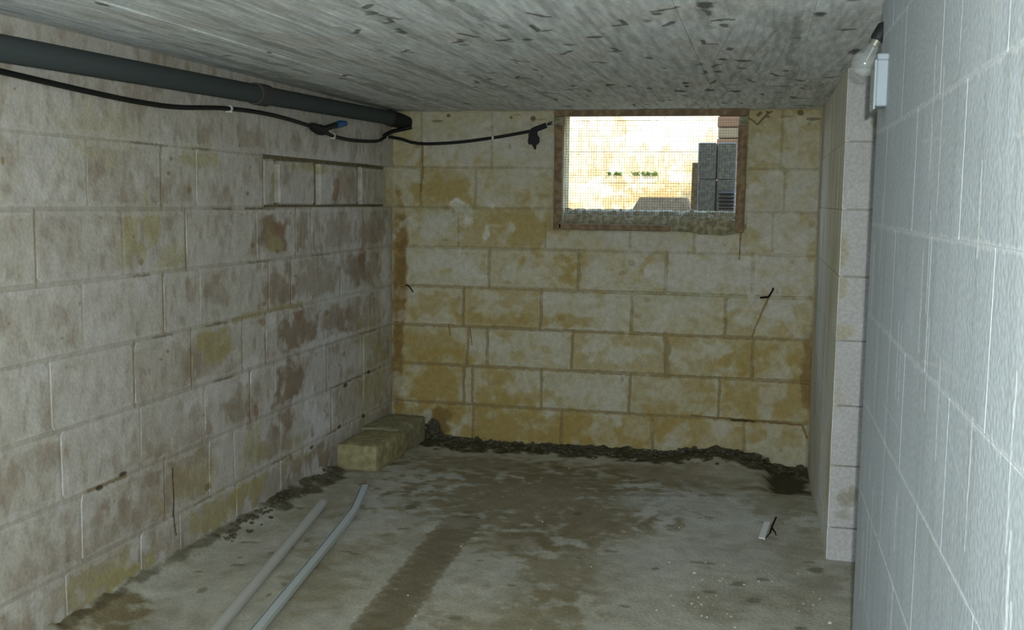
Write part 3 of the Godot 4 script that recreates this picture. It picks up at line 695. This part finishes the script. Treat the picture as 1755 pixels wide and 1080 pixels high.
# ---------------------------------------------------------------- window and what lies beyond
func build_window():
	var t := Node3D.new(); t.name = "window_1"; add_child(t)
	structure(t, "small basement window with brown wooden frame and square wire mesh", "window")
	var z := BACK + 0.006
	var parts := [["frame_rail", Vector3(-0.7175, 2.134, z), Vector3(1.225, 0.044, 0.05)], ["frame_rail", Vector3(-0.93, 1.407, z), Vector3(0.72, 0.038, 0.05)], ["frame_stile", Vector3(-1.298, 1.725, z), Vector3(0.052, 0.66, 0.05)], ["frame_stile", Vector3(-0.140, 1.72, z), Vector3(0.056, 0.66, 0.05)]]
	for q in parts:
		var st := st_new(); box(st, q[1], q[2], Basis(Vector3.BACK, rng.randf_range(-0.004, 0.004)), 0.004)
		obj(q[0], st, M.wood, t)
	var st := st_new()      # brown lining of the opening's left and top
	box(st, Vector3(-1.303, 1.76, BACK - 0.145), Vector3(0.056, 0.76, 0.21), Basis.IDENTITY, 0.003)
	obj("jamb_lining", st, M.lime, t)
	for q in [[-1.305, 0.06], [-0.138, 0.056]]:      # mortar between the rail and the shorter stiles
		st = st_new(); box(st, Vector3(q[0], 2.08, BACK - 0.03), Vector3(q[1], 0.065, 0.07), Basis.IDENTITY, 0.006)
		obj("mortar_patch", st, M.rubble, t)
	var wires := st_new()
	var x := -1.29
	while x < -0.13:
		box(wires, Vector3(x, 1.81, BACK - 0.022), Vector3(0.0016, 0.64, 0.0014), Basis(Vector3.BACK, rng.randf_range(-0.0015, 0.0015))); x += 0.0166
	var y := 1.49
	while y < 2.13:
		box(wires, Vector3(-0.715, y, BACK - 0.0232), Vector3(1.16, 0.0016, 0.0014), Basis(Vector3.BACK, rng.randf_range(-0.0015, 0.0015))); y += 0.0166
	var wm := obj("wire_mesh", wires, flat_mat(Color(0.36, 0.31, 0.23), 0.6, 0.5, 0.3), t)
	wm.set_meta("kind", "stuff")
	# rubble and mortar heaped on the sill
	var sill := st_new()
	var n := FastNoiseLite.new(); n.seed = 21; n.frequency = 6.0
	var nx := 60; var nd := 10
	var at := func(i: int, j: int) -> Vector3:
		var fx := -1.325 + 1.205 * i / nx; var d := j / float(nd)
		var hh := sin(minf(1.0, d * 2.6) * PI * 0.5)
		var yy := 1.385 + hh * (0.13 + 0.014 * n.get_noise_2d(fx * 3.0, d * 0.6)) + 0.012 * n.get_noise_2d(fx * 5.0 + 3.0, d * 3.0)
		return Vector3(fx, yy, BACK - 0.035 - 0.21 * d + 0.012 * n.get_noise_2d(fx * 4.0, d * 4.0 + 8.0))
	for i in nx:
		for j in nd: quad(sill, at.call(i, j), at.call(i + 1, j), at.call(i + 1, j + 1), at.call(i, j + 1), Vector3(0, 1, 0.7))
	for i in nx:
		var a: Vector3 = at.call(i, nd); var b: Vector3 = at.call(i + 1, nd)
		quad(sill, a, b, Vector3(b.x, 1.37, b.z), Vector3(a.x, 1.37, a.z), Vector3.FORWARD)
	obj("sill_rubble", sill, M.rubble, t)
	var bits := st_new()
	for i in 26:
		var bx := rng.randf_range(-1.25, -0.16)
		var s := rng.randf_range(0.012, 0.034)
		lump(bits, Vector3(bx, 1.40 + rng.randf_range(0.0, 0.12), BACK - 0.035 - rng.randf_range(0.0, 0.04)), Vector3(s * 1.3, s, s), 200 + i, 0.3, 4, 6)
	var bo := obj("rubble_chips", bits, speckled(Color(0.48, 0.46, 0.38), Color(0.74, 0.72, 0.66), 12.0, 0.9, 0.2, 33), t)
	bo.set_meta("kind", "stuff")
	var mo := st_new()      # mortar smeared over the right end of the bottom rail
	lump(mo, Vector3(-0.30, 1.42, BACK - 0.005), Vector3(0.44, 0.11, 0.06), 77, 0.18, 7, 12)
	obj("mortar_smear", mo, M.rubble, t)

func build_yard():
	var st := st_new()
	var p := Paint.new(-3.6, 0.0, 5.2, 2.6, 120.0, Color(0.84, 0.78, 0.62), 300)
	p.wash(p.noise(1.5, 5), 0.5, 0.7, Color(0.90, 0.87, 0.78), 0.7)
	p.wash(p.noise(4.0, 4), 0.58, 0.75, Color(0.80, 0.69, 0.50), 0.6)
	for q in [[-1.35, 2.0, 0.05, 0.2], [-1.22, 2.15, 0.07, 0.12], [-1.3, 1.95, 0.03, 0.1], [-1.05, 1.65, 0.12, 0.05], [-1.25, 1.6, 0.2, 0.04]]: p.blob(q[0], 3.6 - q[1], q[2], q[3], Color(0.80, 0.66, 0.50), 0.55, 0.6, 1.3)
	for q in [[-1.5, 1.75, 0.2, 0.1], [-0.9, 2.2, 0.4, 0.2], [-1.5, 2.3, 0.3, 0.2], [-1.1, 1.75, 0.25, 0.07]]: p.blob(q[0], 3.6 - q[1], q[2], q[3], Color(0.92, 0.90, 0.84), 0.7, 0.6, 1.3)
	for i in 26:
		var yu := rng.randf_range(-1.6, -0.7); var yv := rng.randf_range(1.75, 2.4)
		p.line([Vector2(yu, 3.6 - yv), Vector2(yu + rng.randf_range(-0.02, 0.02), 3.6 - yv + rng.randf_range(0.08, 0.25))], rng.randf_range(0.015, 0.04), Color(0.74, 0.60, 0.42), 0.35)
	for i in 60: p.blob(rng.randf_range(-2.4, 0.4), 3.6 - (1.42 + absf(rng.randfn(0.0, 0.2))), rng.randf_range(0.08, 0.3), rng.randf_range(0.03, 0.09), Color(0.74, 0.61, 0.40), 0.5, 0.7, 1.8)
	for i in 24: p.blob(rng.randf_range(-2.4, 0.4), 3.6 - rng.randf_range(2.0, 2.6), rng.randf_range(0.08, 0.3), rng.randf_range(0.05, 0.12), Color(0.92, 0.90, 0.83), 0.6, 0.7, 1.8)
	p.grain(p.noise(30.0, 4), 0.1, 0.25)
	var f := Frame.new(Vector3(0, 0, -9.3), Vector3.RIGHT, Vector3.BACK, 3.6, p)
	slab(st, f, -3.6, 1.2, 1.6, 3.6, -0.004, -0.3)
	var my := p.material(0.6)
	var w := structure(obj("wall_outside", st, my), "sunlit pale limestone yard wall seen through the window", "wall")
	var v := 1.47
	var r := 0
	while v < 3.3:
		var u := -3.5 + (0.0 if r % 2 == 0 else 0.29)
		while u < 1.3:
			stone(f, w, "limestone_block", u + 0.001, v + 0.001, u + 0.579, v + 0.264, my, 0.0, 0.03, 0.002, 0.012, 0.5)
			u += 0.58
		v += 0.265; r += 1
	st = st_new(); box(st, Vector3(-0.8, 1.36, -8.35), Vector3(6.0, 0.24, 2.5))
	structure(obj("floor_yard", st, speckled(Color(0.52, 0.45, 0.33), Color(0.66, 0.58, 0.44), 2.0, 0.95, 0.5, 12)), "dusty pale yard ground outside at the window sill level", "ground")
	# grass tufts on the ledge of the yard wall
	var gm := flat_mat(Color(0.36, 0.45, 0.16), 0.8); gm.backlight_enabled = true; gm.backlight = Color(0.2, 0.25, 0.08)
	for q in [[-1.27, 5], [-1.0, 9]]:
		var tt := thing("weed_tuft", "small green weed tuft on the yard wall, " + ("left and smaller one" if q[1] == 5 else "right and wider one"), "weed", Vector3(q[0], 1.80, -9.295), "weeds on the yard wall")
		for i in q[1] * 3:
			st = st_new()
			var b := Vector3(rng.randf_range(-0.012, 0.012) * q[1], 0, rng.randf_range(-0.01, 0.02))
			var tip := b + Vector3(rng.randf_range(-0.05, 0.05), rng.randf_range(0.015, 0.04), rng.randf_range(0.0, 0.05))
			tube(st, [b, b.lerp(tip, 0.5) + Vector3(0, 0.012, 0), tip], [0.004, 0.005, 0.001], 5)
			obj("blade", st, gm, tt)
	# slab lying by the window
	var pm := speckled(Color(0.37, 0.31, 0.22), Color(0.46, 0.39, 0.29), 3.0, 0.9, 0.3, 14)
	st = st_new()
	var a := [Vector3(-0.94, 1.48, -7.72), Vector3(-0.49, 1.48, -7.72), Vector3(-0.49, 1.48, -8.15), Vector3(-0.94, 1.48, -8.15)]
	var b2 := [Vector3(-0.88, 1.607, -7.82), Vector3(-0.545, 1.607, -7.82), Vector3(-0.55, 1.607, -8.1), Vector3(-0.87, 1.607, -8.1)]
	quad(st, b2[0], b2[1], b2[2], b2[3], Vector3.UP); quad(st, a[0], a[1], a[2], a[3], Vector3.DOWN)
	for i in 4: quad(st, a[i], a[(i + 1) % 4], b2[(i + 1) % 4], b2[i], (a[i] + a[(i + 1) % 4]) * 0.5 - (a[0] + a[2]) * 0.5)
	var sl := thing("stone_slab", "low brown stone slab with sloping sides on the ground outside the window", "slab")
	obj("body", st, pm, sl)
	# concrete blocks stood on end in two stacks
	var cm := speckled(Color(0.38, 0.39, 0.385), Color(0.46, 0.47, 0.465), 5.0, 0.95, 0.3, 15)
	var lab := ["grey concrete block, bottom of the left stack outside the window", "grey concrete block, top of the left stack outside the window", "grey concrete block behind the louvred vent, bottom of the right stack", "grey concrete block, top of the right stack beside the window frame"]
	var k := 0
	for cx in [-0.383, -0.252]:
		for lv in 2:
			var t := thing("concrete_block", lab[k], "block", Vector3(cx, 1.48 + lv * 0.251, -7.55), "stacked concrete blocks outside")
			st = st_new(); box(st, Vector3(0, 0.125, 0), Vector3(0.122, 0.249, 0.2), Basis(Vector3.UP, rng.randf_range(-0.02, 0.02)), 0.006)
			obj("body", st, cm, t)
			k += 1
	var dkm := flat_mat(Color(0.30, 0.31, 0.31), 0.7)
	var vt := thing("vent_grille", "dark louvred vent grille in front of the right block stack", "vent", Vector3(-0.245, 1.535, -7.43))
	st = st_new(); box(st, Vector3(0, 0.055, -0.006), Vector3(0.10, 0.125, 0.01), Basis.IDENTITY, 0.002); obj("back_plate", st, flat_mat(Color(0.12, 0.12, 0.12)), vt)
	for i in 5:
		st = st_new(); box(st, Vector3(0, 0.008 + i * 0.025, 0.006), Vector3(0.10, 0.004, 0.018), Basis(Vector3.RIGHT, 0.6), 0.001); obj("slat", st, dkm, vt)
	st = st_new(); box(st, Vector3(-0.475, 1.665, -7.66), Vector3(0.042, 0.37, 0.10), Basis(Vector3.BACK, -0.01), 0.004)
	tag(obj("wooden_board", st, speckled(Color(0.42, 0.36, 0.27), Color(0.52, 0.45, 0.34), 4.0, 0.9, 0.2, 16)), "narrow brown board standing on end left of the concrete blocks", "board")
	# reddish brick pier beyond the blocks
	var bp := thing("brick_pier", "short pier of reddish bricks standing behind the concrete blocks", "pier", Vector3(-0.27, 1.48, -8.55))
	var bm := [flat_mat(Color(0.51, 0.40, 0.30), 0.95), flat_mat(Color(0.53, 0.47, 0.37), 0.95), flat_mat(Color(0.49, 0.38, 0.29), 0.95)]
	for i in 11:
		st = st_new(); box(st, Vector3(0.0 if i % 2 == 0 else 0.006, 0.042 + i * 0.084, 0), Vector3(0.19, 0.078, 0.2), Basis.IDENTITY, 0.005)
		obj("brick", st, bm[i % 3], bp)
	st = st_new(); box(st, Vector3(0.0, 0.97, 0), Vector3(0.28, 0.07, 0.26), Basis.IDENTITY, 0.006)
	obj("cap", st, M.wood, bp)

# ---------------------------------------------------------------- things
func drain_pipe():
	var t := thing("drain_pipe", "dark grey drain pipe running along the top of the left wall", "pipe")
	var r := 0.044
	var st := st_new()
	var pts := []
	for i in 16:
		var f := i / 15.0
		pts.append(Vector3(LEFT + 0.066, lerpf(2.022, 2.092, f), lerpf(-2.5, -6.62, f)))
	tube(st, pts, r, 20)
	obj("pipe", st, flat_mat(Color(0.28, 0.305, 0.305), 0.85, 0.2), t)
	st = st_new()
	tube(st, [Vector3(LEFT + 0.066, 2.0598, -4.72), Vector3(LEFT + 0.066, 2.0618, -4.84)], 0.052, 20)
	obj("socket", st, flat_mat(Color(0.30, 0.30, 0.295), 0.85, 0.2), t)
	st = st_new()
	tube(st, [Vector3(LEFT + 0.066, 2.092, -6.60), Vector3(LEFT + 0.066, 2.09, -6.72), Vector3(LEFT + 0.085, 2.083, -6.79), Vector3(LEFT + 0.11, 2.075, BACK + 0.002)], [0.052, 0.052, 0.048, 0.042], 16)
	obj("elbow", st, flat_mat(Color(0.16, 0.165, 0.155), 0.8, 0.3), t)

func black_cable():
	var t := thing("electric_cable", "black sagging cable clipped along the left and back walls", "cable")
	var m := flat_mat(Color(0.075, 0.085, 0.08), 0.55, 0.4)
	var X := LEFT + 0.022; var Z := BACK + 0.022
	var a := [Vector3(X, 1.985, -2.5), Vector3(X, 1.965, -3.0), Vector3(X, 1.944, -3.548), Vector3(X, 1.938, -3.861), Vector3(X, 1.944, -4.122), Vector3(X, 1.975, -4.552), Vector3(X, 1.981, -5.001), Vector3(X, 1.957, -5.497), Vector3(X, 1.937, -5.66), Vector3(X, 1.921, -5.85), Vector3(X, 1.918, -6.1), Vector3(X, 1.935, -6.489), Vector3(X, 1.968, -6.64), Vector3(X + 0.005, 1.975, -6.74), Vector3(X + 0.05, 1.968, Z), Vector3(-2.242, 1.938, Z), Vector3(-1.999, 1.945, Z), Vector3(-1.721, 1.978, Z), Vector3(-1.468, 2.021, Z)]
	var st := st_new(); tube(st, curve(a, 0.04), 0.0105, 8)
	obj("cable", st, m, t)
	var cm := flat_mat(Color(0.78, 0.78, 0.76), 0.6)
	for q in [[Vector3(X, 1.977, -4.56), 0], [Vector3(X, 1.928, -5.78), 0], [Vector3(X, 1.975, -6.66), 0], [Vector3(-1.735, 1.976, Z), 1]]:
		st = st_new()
		var ax := Vector3.FORWARD if q[1] == 0 else Vector3.RIGHT
		var nn := Vector3.RIGHT if q[1] == 0 else Vector3.BACK
		var c: Vector3 = q[0]
		tube(st, [c - ax * 0.006, c + ax * 0.006], 0.0145, 10)
		tube(st, [c + Vector3(0, -0.016, 0) - nn * 0.02, c + Vector3(0, -0.016, 0) + nn * 0.012], 0.004, 6)
		obj("clip", st, cm, t)
	# taped joint with a blue-capped tail
	var g := flat_mat(Color(0.11, 0.125, 0.12), 0.7)
	st = st_new()
	tube(st, curve([Vector3(X, 1.962, -5.46), Vector3(X + 0.004, 1.95, -5.54), Vector3(X + 0.006, 1.944, -5.62), Vector3(X, 1.936, -5.7)], 0.02), [0.013, 0.024, 0.027, 0.031, 0.026, 0.014, 0.012], 10)
	obj("taped_joint", st, g, t)
	st = st_new(); tube(st, [Vector3(X + 0.01, 1.95, -5.60), Vector3(X + 0.02, 1.972, -5.70), Vector3(X + 0.022, 1.988, -5.78)], 0.017, 10)
	var tail := obj("cable_tail", st, g, t)
	st = st_new(); tube(st, [Vector3(X + 0.022, 1.984, -5.765), Vector3(X + 0.024, 1.996, -5.82), Vector3(X + 0.024, 2.004, -5.90), Vector3(X + 0.024, 2.006, -5.925)], [0.019, 0.021, 0.016, 0.008], 10)
	var cap := obj("connector_cap", st, flat_mat(Color(0.13, 0.36, 0.55), 0.5), tail)
	cap.set_meta("label", "blue connector cap")
	# short length from the corner clip up to the pipe's end
	st = st_new(); tube(st, curve([Vector3(X + 0.004, 1.978, -6.62), Vector3(X + 0.03, 2.01, -6.70), Vector3(X + 0.08, 2.03, -6.77), Vector3(X + 0.13, 2.045, -6.80)], 0.02), 0.014, 8)
	obj("cable_tail", st, m, t)
	# frayed end beside the window
	st = st_new(); tube(st, curve([Vector3(-1.475, 2.02, Z), Vector3(-1.44, 2.034, Z + 0.004), Vector3(-1.41, 2.044, Z + 0.005), Vector3(-1.38, 2.056, Z)], 0.02), 0.018, 9)
	obj("taped_joint", st, g, t)
	st = st_new(); lump(st, Vector3(-1.468, 1.975, Z + 0.004), Vector3(0.072, 0.10, 0.035), 51, 0.35, 8, 10)
	tube(st, [Vector3(-1.462, 1.94, Z), Vector3(-1.455, 1.915, Z), Vector3(-1.452, 1.90, Z)], [0.018, 0.010, 0.005], 7)
	obj("hanging_rag", st, flat_mat(Color(0.20, 0.20, 0.195), 0.95, 0.2), t)
	st = st_new()
	tube(st, [Vector3(-1.375, 2.062, Z), Vector3(-1.355, 2.072, Z), Vector3(-1.34, 2.080, Z + 0.005)], [0.010, 0.007, 0.003], 6)
	tube(st, [Vector3(-1.375, 2.06, Z), Vector3(-1.355, 2.062, Z), Vector3(-1.338, 2.060, Z + 0.003)], [0.009, 0.006, 0.003], 6)
	obj("frayed_end", st, flat_mat(Color(0.22, 0.23, 0.21), 0.8), t)

func corner_stones():
	var m := speckled(Color(0.52, 0.49, 0.36), Color(0.63, 0.59, 0.44), 3.0, 0.95, 0.5, 18)
	var m2 := speckled(Color(0.51, 0.50, 0.40), Color(0.60, 0.58, 0.46), 3.0, 0.95, 0.5, 19)
	var lab := ["squared limestone block lying in the left corner, front one of two", "squared limestone block against the back wall, rear one of two in the corner"]
	var data := [[Vector3(-2.265, -0.035, -5.995), 0.06, Vector3(0.262, 0.165, 0.45)], [Vector3(-2.292, -0.045, -6.475), 0.05, Vector3(0.27, 0.178, 0.48)]]
	for i in 2:
		var t := thing("limestone_block", lab[i], "stone", data[i][0], "limestone blocks on the floor")
		t.rotation.y = -data[i][1]
		var s: Vector3 = data[i][2]
		var st := st_new()
		# worn block: rounded plan, sagging top
		var n := FastNoiseLite.new(); n.seed = 60 + i; n.frequency = 4.0
		var nx := 8; var nz := 12; var ny := 5
		var at := func(a: float, b: float, c: float) -> Vector3:
			var q := Vector3((a - 0.5) * s.x, b * s.y, (c - 0.5) * s.z)
			var e := Vector3(s.x * 0.5, s.y * 0.5, s.z * 0.5); var mid := Vector3(0, s.y * 0.5, 0)
			var rel := (q - mid)
			var inn := Vector3(clampf(rel.x, -e.x + 0.022, e.x - 0.022), clampf(rel.y, -e.y + 0.022, e.y - 0.022), clampf(rel.z, -e.z + 0.022, e.z - 0.022))
			var d := rel - inn
			if d.length() > 0.001: d = d.normalized() * minf(d.length(), 0.022)
			return mid + inn + d + Vector3(1, 1, 1) * n.get_noise_3dv(q * 2.0) * 0.010
		for i2 in nx:
			for j in nz:
				for b in [0.0, 1.0]: quad(st, at.call(i2 / float(nx), b, j / float(nz)), at.call((i2 + 1) / float(nx), b, j / float(nz)), at.call((i2 + 1) / float(nx), b, (j + 1) / float(nz)), at.call(i2 / float(nx), b, (j + 1) / float(nz)), Vector3(0, b * 2 - 1, 0))
		for j in ny:
			for i2 in nx:
				for c in [0.0, 1.0]: quad(st, at.call(i2 / float(nx), j / float(ny), c), at.call((i2 + 1) / float(nx), j / float(ny), c), at.call((i2 + 1) / float(nx), (j + 1) / float(ny), c), at.call(i2 / float(nx), (j + 1) / float(ny), c), Vector3(0, 0, c * 2 - 1))
			for i2 in nz:
				for a in [0.0, 1.0]: quad(st, at.call(a, j / float(ny), i2 / float(nz)), at.call(a, j / float(ny), (i2 + 1) / float(nz)), at.call(a, (j + 1) / float(ny), (i2 + 1) / float(nz)), at.call(a, (j + 1) / float(ny), i2 / float(nz)), Vector3(a * 2 - 1, 0, 0))
		obj("body", st, m if i == 0 else m2, t)

func floor_lengths():
	# round grey conduit and flat cable duct lying on the floor
	var t := thing("plastic_pipe", "round grey plastic pipe lying on the floor nearest the left wall", "pipe")
	var st := st_new()
	var a := Vector3(-1.768, 0.026, -2.85); var b := Vector3(-2.14, 0.014, -4.955)
	tube(st, [a, a.lerp(b, 0.33), a.lerp(b, 0.66), b], 0.0235, 16, false)
	tube(st, [b, a.lerp(b, 0.66), a.lerp(b, 0.33), a], 0.020, 16, false)
	obj("tube", st, flat_mat(Color(0.72, 0.72, 0.70), 0.55, 0.4), t)
	t = thing("cable_duct", "pale flat cable duct with an open slot and bent far end on the floor", "duct")
	var pts := [Vector3(-1.645, 0.013, -2.9), Vector3(-1.726, 0.011, -3.435), Vector3(-1.85, 0.008, -4.3), Vector3(-1.94, 0.006, -4.88), Vector3(-2.055, 0.004, -5.325)]
	var base := st_new(); var lid := st_new(); var lip := st_new()
	for i in 4:
		var p: Vector3 = pts[i]; var q: Vector3 = pts[i + 1]
		var dir := (q - p).normalized(); var side := dir.cross(Vector3.UP).normalized(); var bas := Basis(side, dir.cross(side) * -1.0, -dir).orthonormalized()
		var c := (p + q) * 0.5; var l := p.distance_to(q) + 0.006
		var up := bas.y if bas.y.y > 0 else -bas.y
		box(base, c, Vector3(0.040, 0.003, l), bas); box(lid, c + side * 0.0185 + up * 0.009, Vector3(0.003, 0.02, l), bas)
		box(lip, c - side * 0.019 + up * 0.010, Vector3(0.002, 0.019, l), bas)
		box(lid, c + side * 0.005 + up * 0.0195, Vector3(0.030, 0.002, l), bas)
	obj("base", base, flat_mat(Color(0.70, 0.73, 0.73), 0.5), t)
	obj("lip", lip, flat_mat(Color(0.72, 0.75, 0.75), 0.5), t)
	obj("lid", lid, flat_mat(Color(0.74, 0.77, 0.77), 0.5), t)

func bulb_and_box():
	# clear round bulb hanging in a dark holder under the ceiling at the wall's end
	var t := thing("light_bulb", "clear round glass bulb hanging from a dark holder beside the junction box", "bulb", Vector3(0.2715, 1.978, -3.29))
	var dirn := Vector3(0.035, 0.075, 0).normalized()
	var st := st_new(); var pr := []; var pc := []
	for i in 17:
		var a := PI * i / 16.0 * 0.86
		pr.append(maxf(0.0005, sin(a) * 0.039)); pc.append(dirn * (-cos(a) * 0.039))
	pr.append(0.0145); pc.append(dirn * 0.055)
	tube(st, pc, pr, 24, false)
	var gm := StandardMaterial3D.new(); gm.albedo_color = Color(0.86, 0.89, 0.89, 0.13); gm.transparency = BaseMaterial3D.TRANSPARENCY_ALPHA; gm.roughness = 0.08; gm.metallic_specular = 0.6
	obj("glass_globe", st, gm, t)
	st = st_new(); tube(st, [dirn * 0.05, dirn * 0.02, dirn * 0.008], [0.006, 0.004, 0.002], 8); tube(st, [dirn * 0.008 + Vector3(-0.012, 0.006, 0.0), dirn * 0.008, dirn * 0.008 + Vector3(0.012, 0.0, 0.004)], 0.0008, 5)
	obj("filament_mount", st, flat_mat(Color(0.55, 0.56, 0.55), 0.3), t)
	st = st_new(); tube(st, [dirn * 0.052, dirn * 0.062, dirn * 0.075], 0.0145, 16)
	obj("screw_cap", st, flat_mat(Color(0.62, 0.62, 0.58), 0.35, 0.5, 0.7), t)
	st = st_new(); tube(st, [dirn * 0.07, dirn * 0.078, dirn * 0.115, dirn * 0.125], [0.018, 0.021, 0.019, 0.010], 14)
	var holder := obj("lamp_holder", st, flat_mat(Color(0.10, 0.11, 0.105), 0.6), t)
	st = st_new(); tube(st, curve([dirn * 0.12, dirn * 0.145, Vector3(0.056, 0.16, -0.01), Vector3(0.054, 0.172, -0.02)], 0.01), 0.005, 7)
	obj("flex", st, flat_mat(Color(0.12, 0.13, 0.12), 0.7), holder)
	# junction box on the wall's end
	var j := thing("junction_box", "pale grey plastic junction box on the end of the near wall below the ceiling", "box", Vector3(0.298, 1.828, -3.13))
	var wm := flat_mat(Color(0.55, 0.585, 0.62), 0.5, 0.4); var gm2 := flat_mat(Color(0.60, 0.64, 0.65), 0.5)
	st = st_new(); box(st, Vector3(0.0035, 0.072, 0), Vector3(0.03, 0.125, 0.10), Basis.IDENTITY, 0.003); obj("body", st, wm, j)
	st = st_new(); box(st, Vector3(-0.0145, 0.068, -0.004), Vector3(0.006, 0.134, 0.106), Basis.IDENTITY, 0.002)
	var lid := obj("lid", st, gm2, j)
	st = st_new(); box(st, Vector3(0.003, 0.141, 0.002), Vector3(0.031, 0.018, 0.108), Basis.IDENTITY, 0.003); obj("top_cap", st, wm, j)
	for y in [0.02, 0.115]:
		st = st_new(); tube(st, [Vector3(-0.0172, y, 0.012), Vector3(-0.0192, y, 0.012)], 0.004, 8)
		obj("screw", st, flat_mat(Color(0.4, 0.4, 0.4), 0.4, 0.5, 0.8), lid)

func small_bits():
	var m := flat_mat(Color(0.10, 0.085, 0.065), 0.9, 0.2)
	# a strip of plastic and a forked twig on the floor at the right
	var st := st_new(); box(st, Vector3(0, 0.008, 0), Vector3(0.030, 0.006, 0.27), Basis(Vector3.UP, -0.10), 0.002); box(st, Vector3(0.012, 0.004, 0), Vector3(0.005, 0.008, 0.27), Basis(Vector3.UP, -0.10), 0.001)
	var o := tag(obj("plastic_strip", st, flat_mat(Color(0.86, 0.87, 0.85), 0.6)), "short pale plastic strip lying on the floor near the right wall", "strip")
	o.position = Vector3(0.064, 0.004, -5.12)
	st = st_new()
	tube(st, [Vector3(0.03, 0.012, -0.20), Vector3(0.01, 0.014, -0.04), Vector3(0.0, 0.010, 0.06), Vector3(-0.02, 0.008, 0.14)], [0.0045, 0.0045, 0.004, 0.002], 6)
	tube(st, [Vector3(0.008, 0.012, -0.02), Vector3(0.022, 0.010, 0.04), Vector3(0.028, 0.008, 0.09)], [0.0045, 0.004, 0.002], 6)
	o = tag(obj("twig", st, m), "small dark forked twig beside the plastic strip on the floor", "twig")
	o.position = Vector3(0.09, 0.0, -5.15)
	# bent iron in the back wall
	st = st_new(); tube(st, curve([Vector3(-0.05, -0.012, 0.0), Vector3(-0.02, -0.006, 0.025), Vector3(0.0, 0.0, 0.03), Vector3(0.022, 0.04, 0.028), Vector3(0.024, 0.05, 0.02)], 0.012), 0.006, 7)
	o = tag(obj("bent_nail", st, m), "dark bent iron nail in the back wall right of and below the window", "nail"); o.position = Vector3(0.055, 0.995, BACK)
	st = st_new(); tube(st, curve([Vector3(-0.03, 0.015, 0.0), Vector3(-0.005, 0.012, 0.02), Vector3(0.015, -0.01, 0.02), Vector3(0.025, -0.03, 0.012)], 0.012), 0.0045, 7)
	o = tag(obj("bent_nail", st, m), "dark bent iron nail in the back wall near the left corner", "nail"); o.position = Vector3(-2.31, 0.975, BACK)
	# loose rubble along the back wall and crumbs on the floor
	var n := FastNoiseLite.new(); n.seed = 4; n.frequency = 0.7; n.fractal_octaves = 3
	st = st_new(); lump(st, Vector3.ZERO, Vector3.ONE, 5, 0.3, 4, 6); st.generate_normals()
	var mesh := st.commit(); mesh.surface_set_material(0, M.mudm)
	var mm := MultiMesh.new(); mm.transform_format = MultiMesh.TRANSFORM_3D; mm.mesh = mesh; mm.instance_count = 900
	for i in 900:
		var x := rng.randf_range(-2.1, 0.30); var z := -6.82 + absf(rng.randfn(0.0, 0.11)); var s := rng.randf_range(0.008, 0.035)
		if i > 740: x = -2.40 + absf(rng.randfn(0.0, 0.04)); z = rng.randf_range(-5.7, -4.3); s *= 0.8
		var heap := 0.0
		if i < 120: x = -2.12 + rng.randfn(0.0, 0.05); heap = maxf(0.0, 0.13 - absf(x + 2.13) * 1.3) * rng.randf(); z = -6.82 + (0.13 - heap) * rng.randf() * 0.5; s = rng.randf_range(0.015, 0.04)
		mm.set_instance_transform(i, Transform3D(Basis(Vector3(rng.randf(), rng.randf(), rng.randf()).normalized(), rng.randf() * TAU).scaled(Vector3(s, s * 0.6, s)), Vector3(x, floor_height(x, z, n) + s * 0.12 + heap, z)))
	var mi := MultiMeshInstance3D.new(); mi.name = "mud_rubble"; mi.multimesh = mm; add_child(mi); mi.set_meta("kind", "stuff")
	tag(mi, "dark crumbled mud and rubble along the foot of the walls", "rubble")
	st = st_new(); lump(st, Vector3.ZERO, Vector3.ONE, 6, 0.3, 4, 6); st.generate_normals()
	mesh = st.commit(); mesh.surface_set_material(0, flat_mat(Color(0.78, 0.77, 0.72), 0.9))
	mm = MultiMesh.new(); mm.transform_format = MultiMesh.TRANSFORM_3D; mm.mesh = mesh; mm.instance_count = 90
	for i in 90:
		var x := rng.randf_range(-1.5, 0.3); var z := rng.randf_range(-6.3, -3.4); var s := rng.randf_range(0.004, 0.011)
		if i > 50: x = rng.randf_range(-0.35, 0.31); z = rng.randf_range(-4.7, -3.9)
		if i > 87: s *= 1.8
		mm.set_instance_transform(i, Transform3D(Basis(Vector3.UP, rng.randf() * TAU).scaled(Vector3(s, s * 0.7, s)), Vector3(x, floor_height(x, z, n) + s * 0.2, z)))
	mi = MultiMeshInstance3D.new(); mi.name = "white_crumbs"; mi.multimesh = mm; add_child(mi); mi.set_meta("kind", "stuff")
	tag(mi, "small white plaster crumbs scattered over the floor", "crumbs")
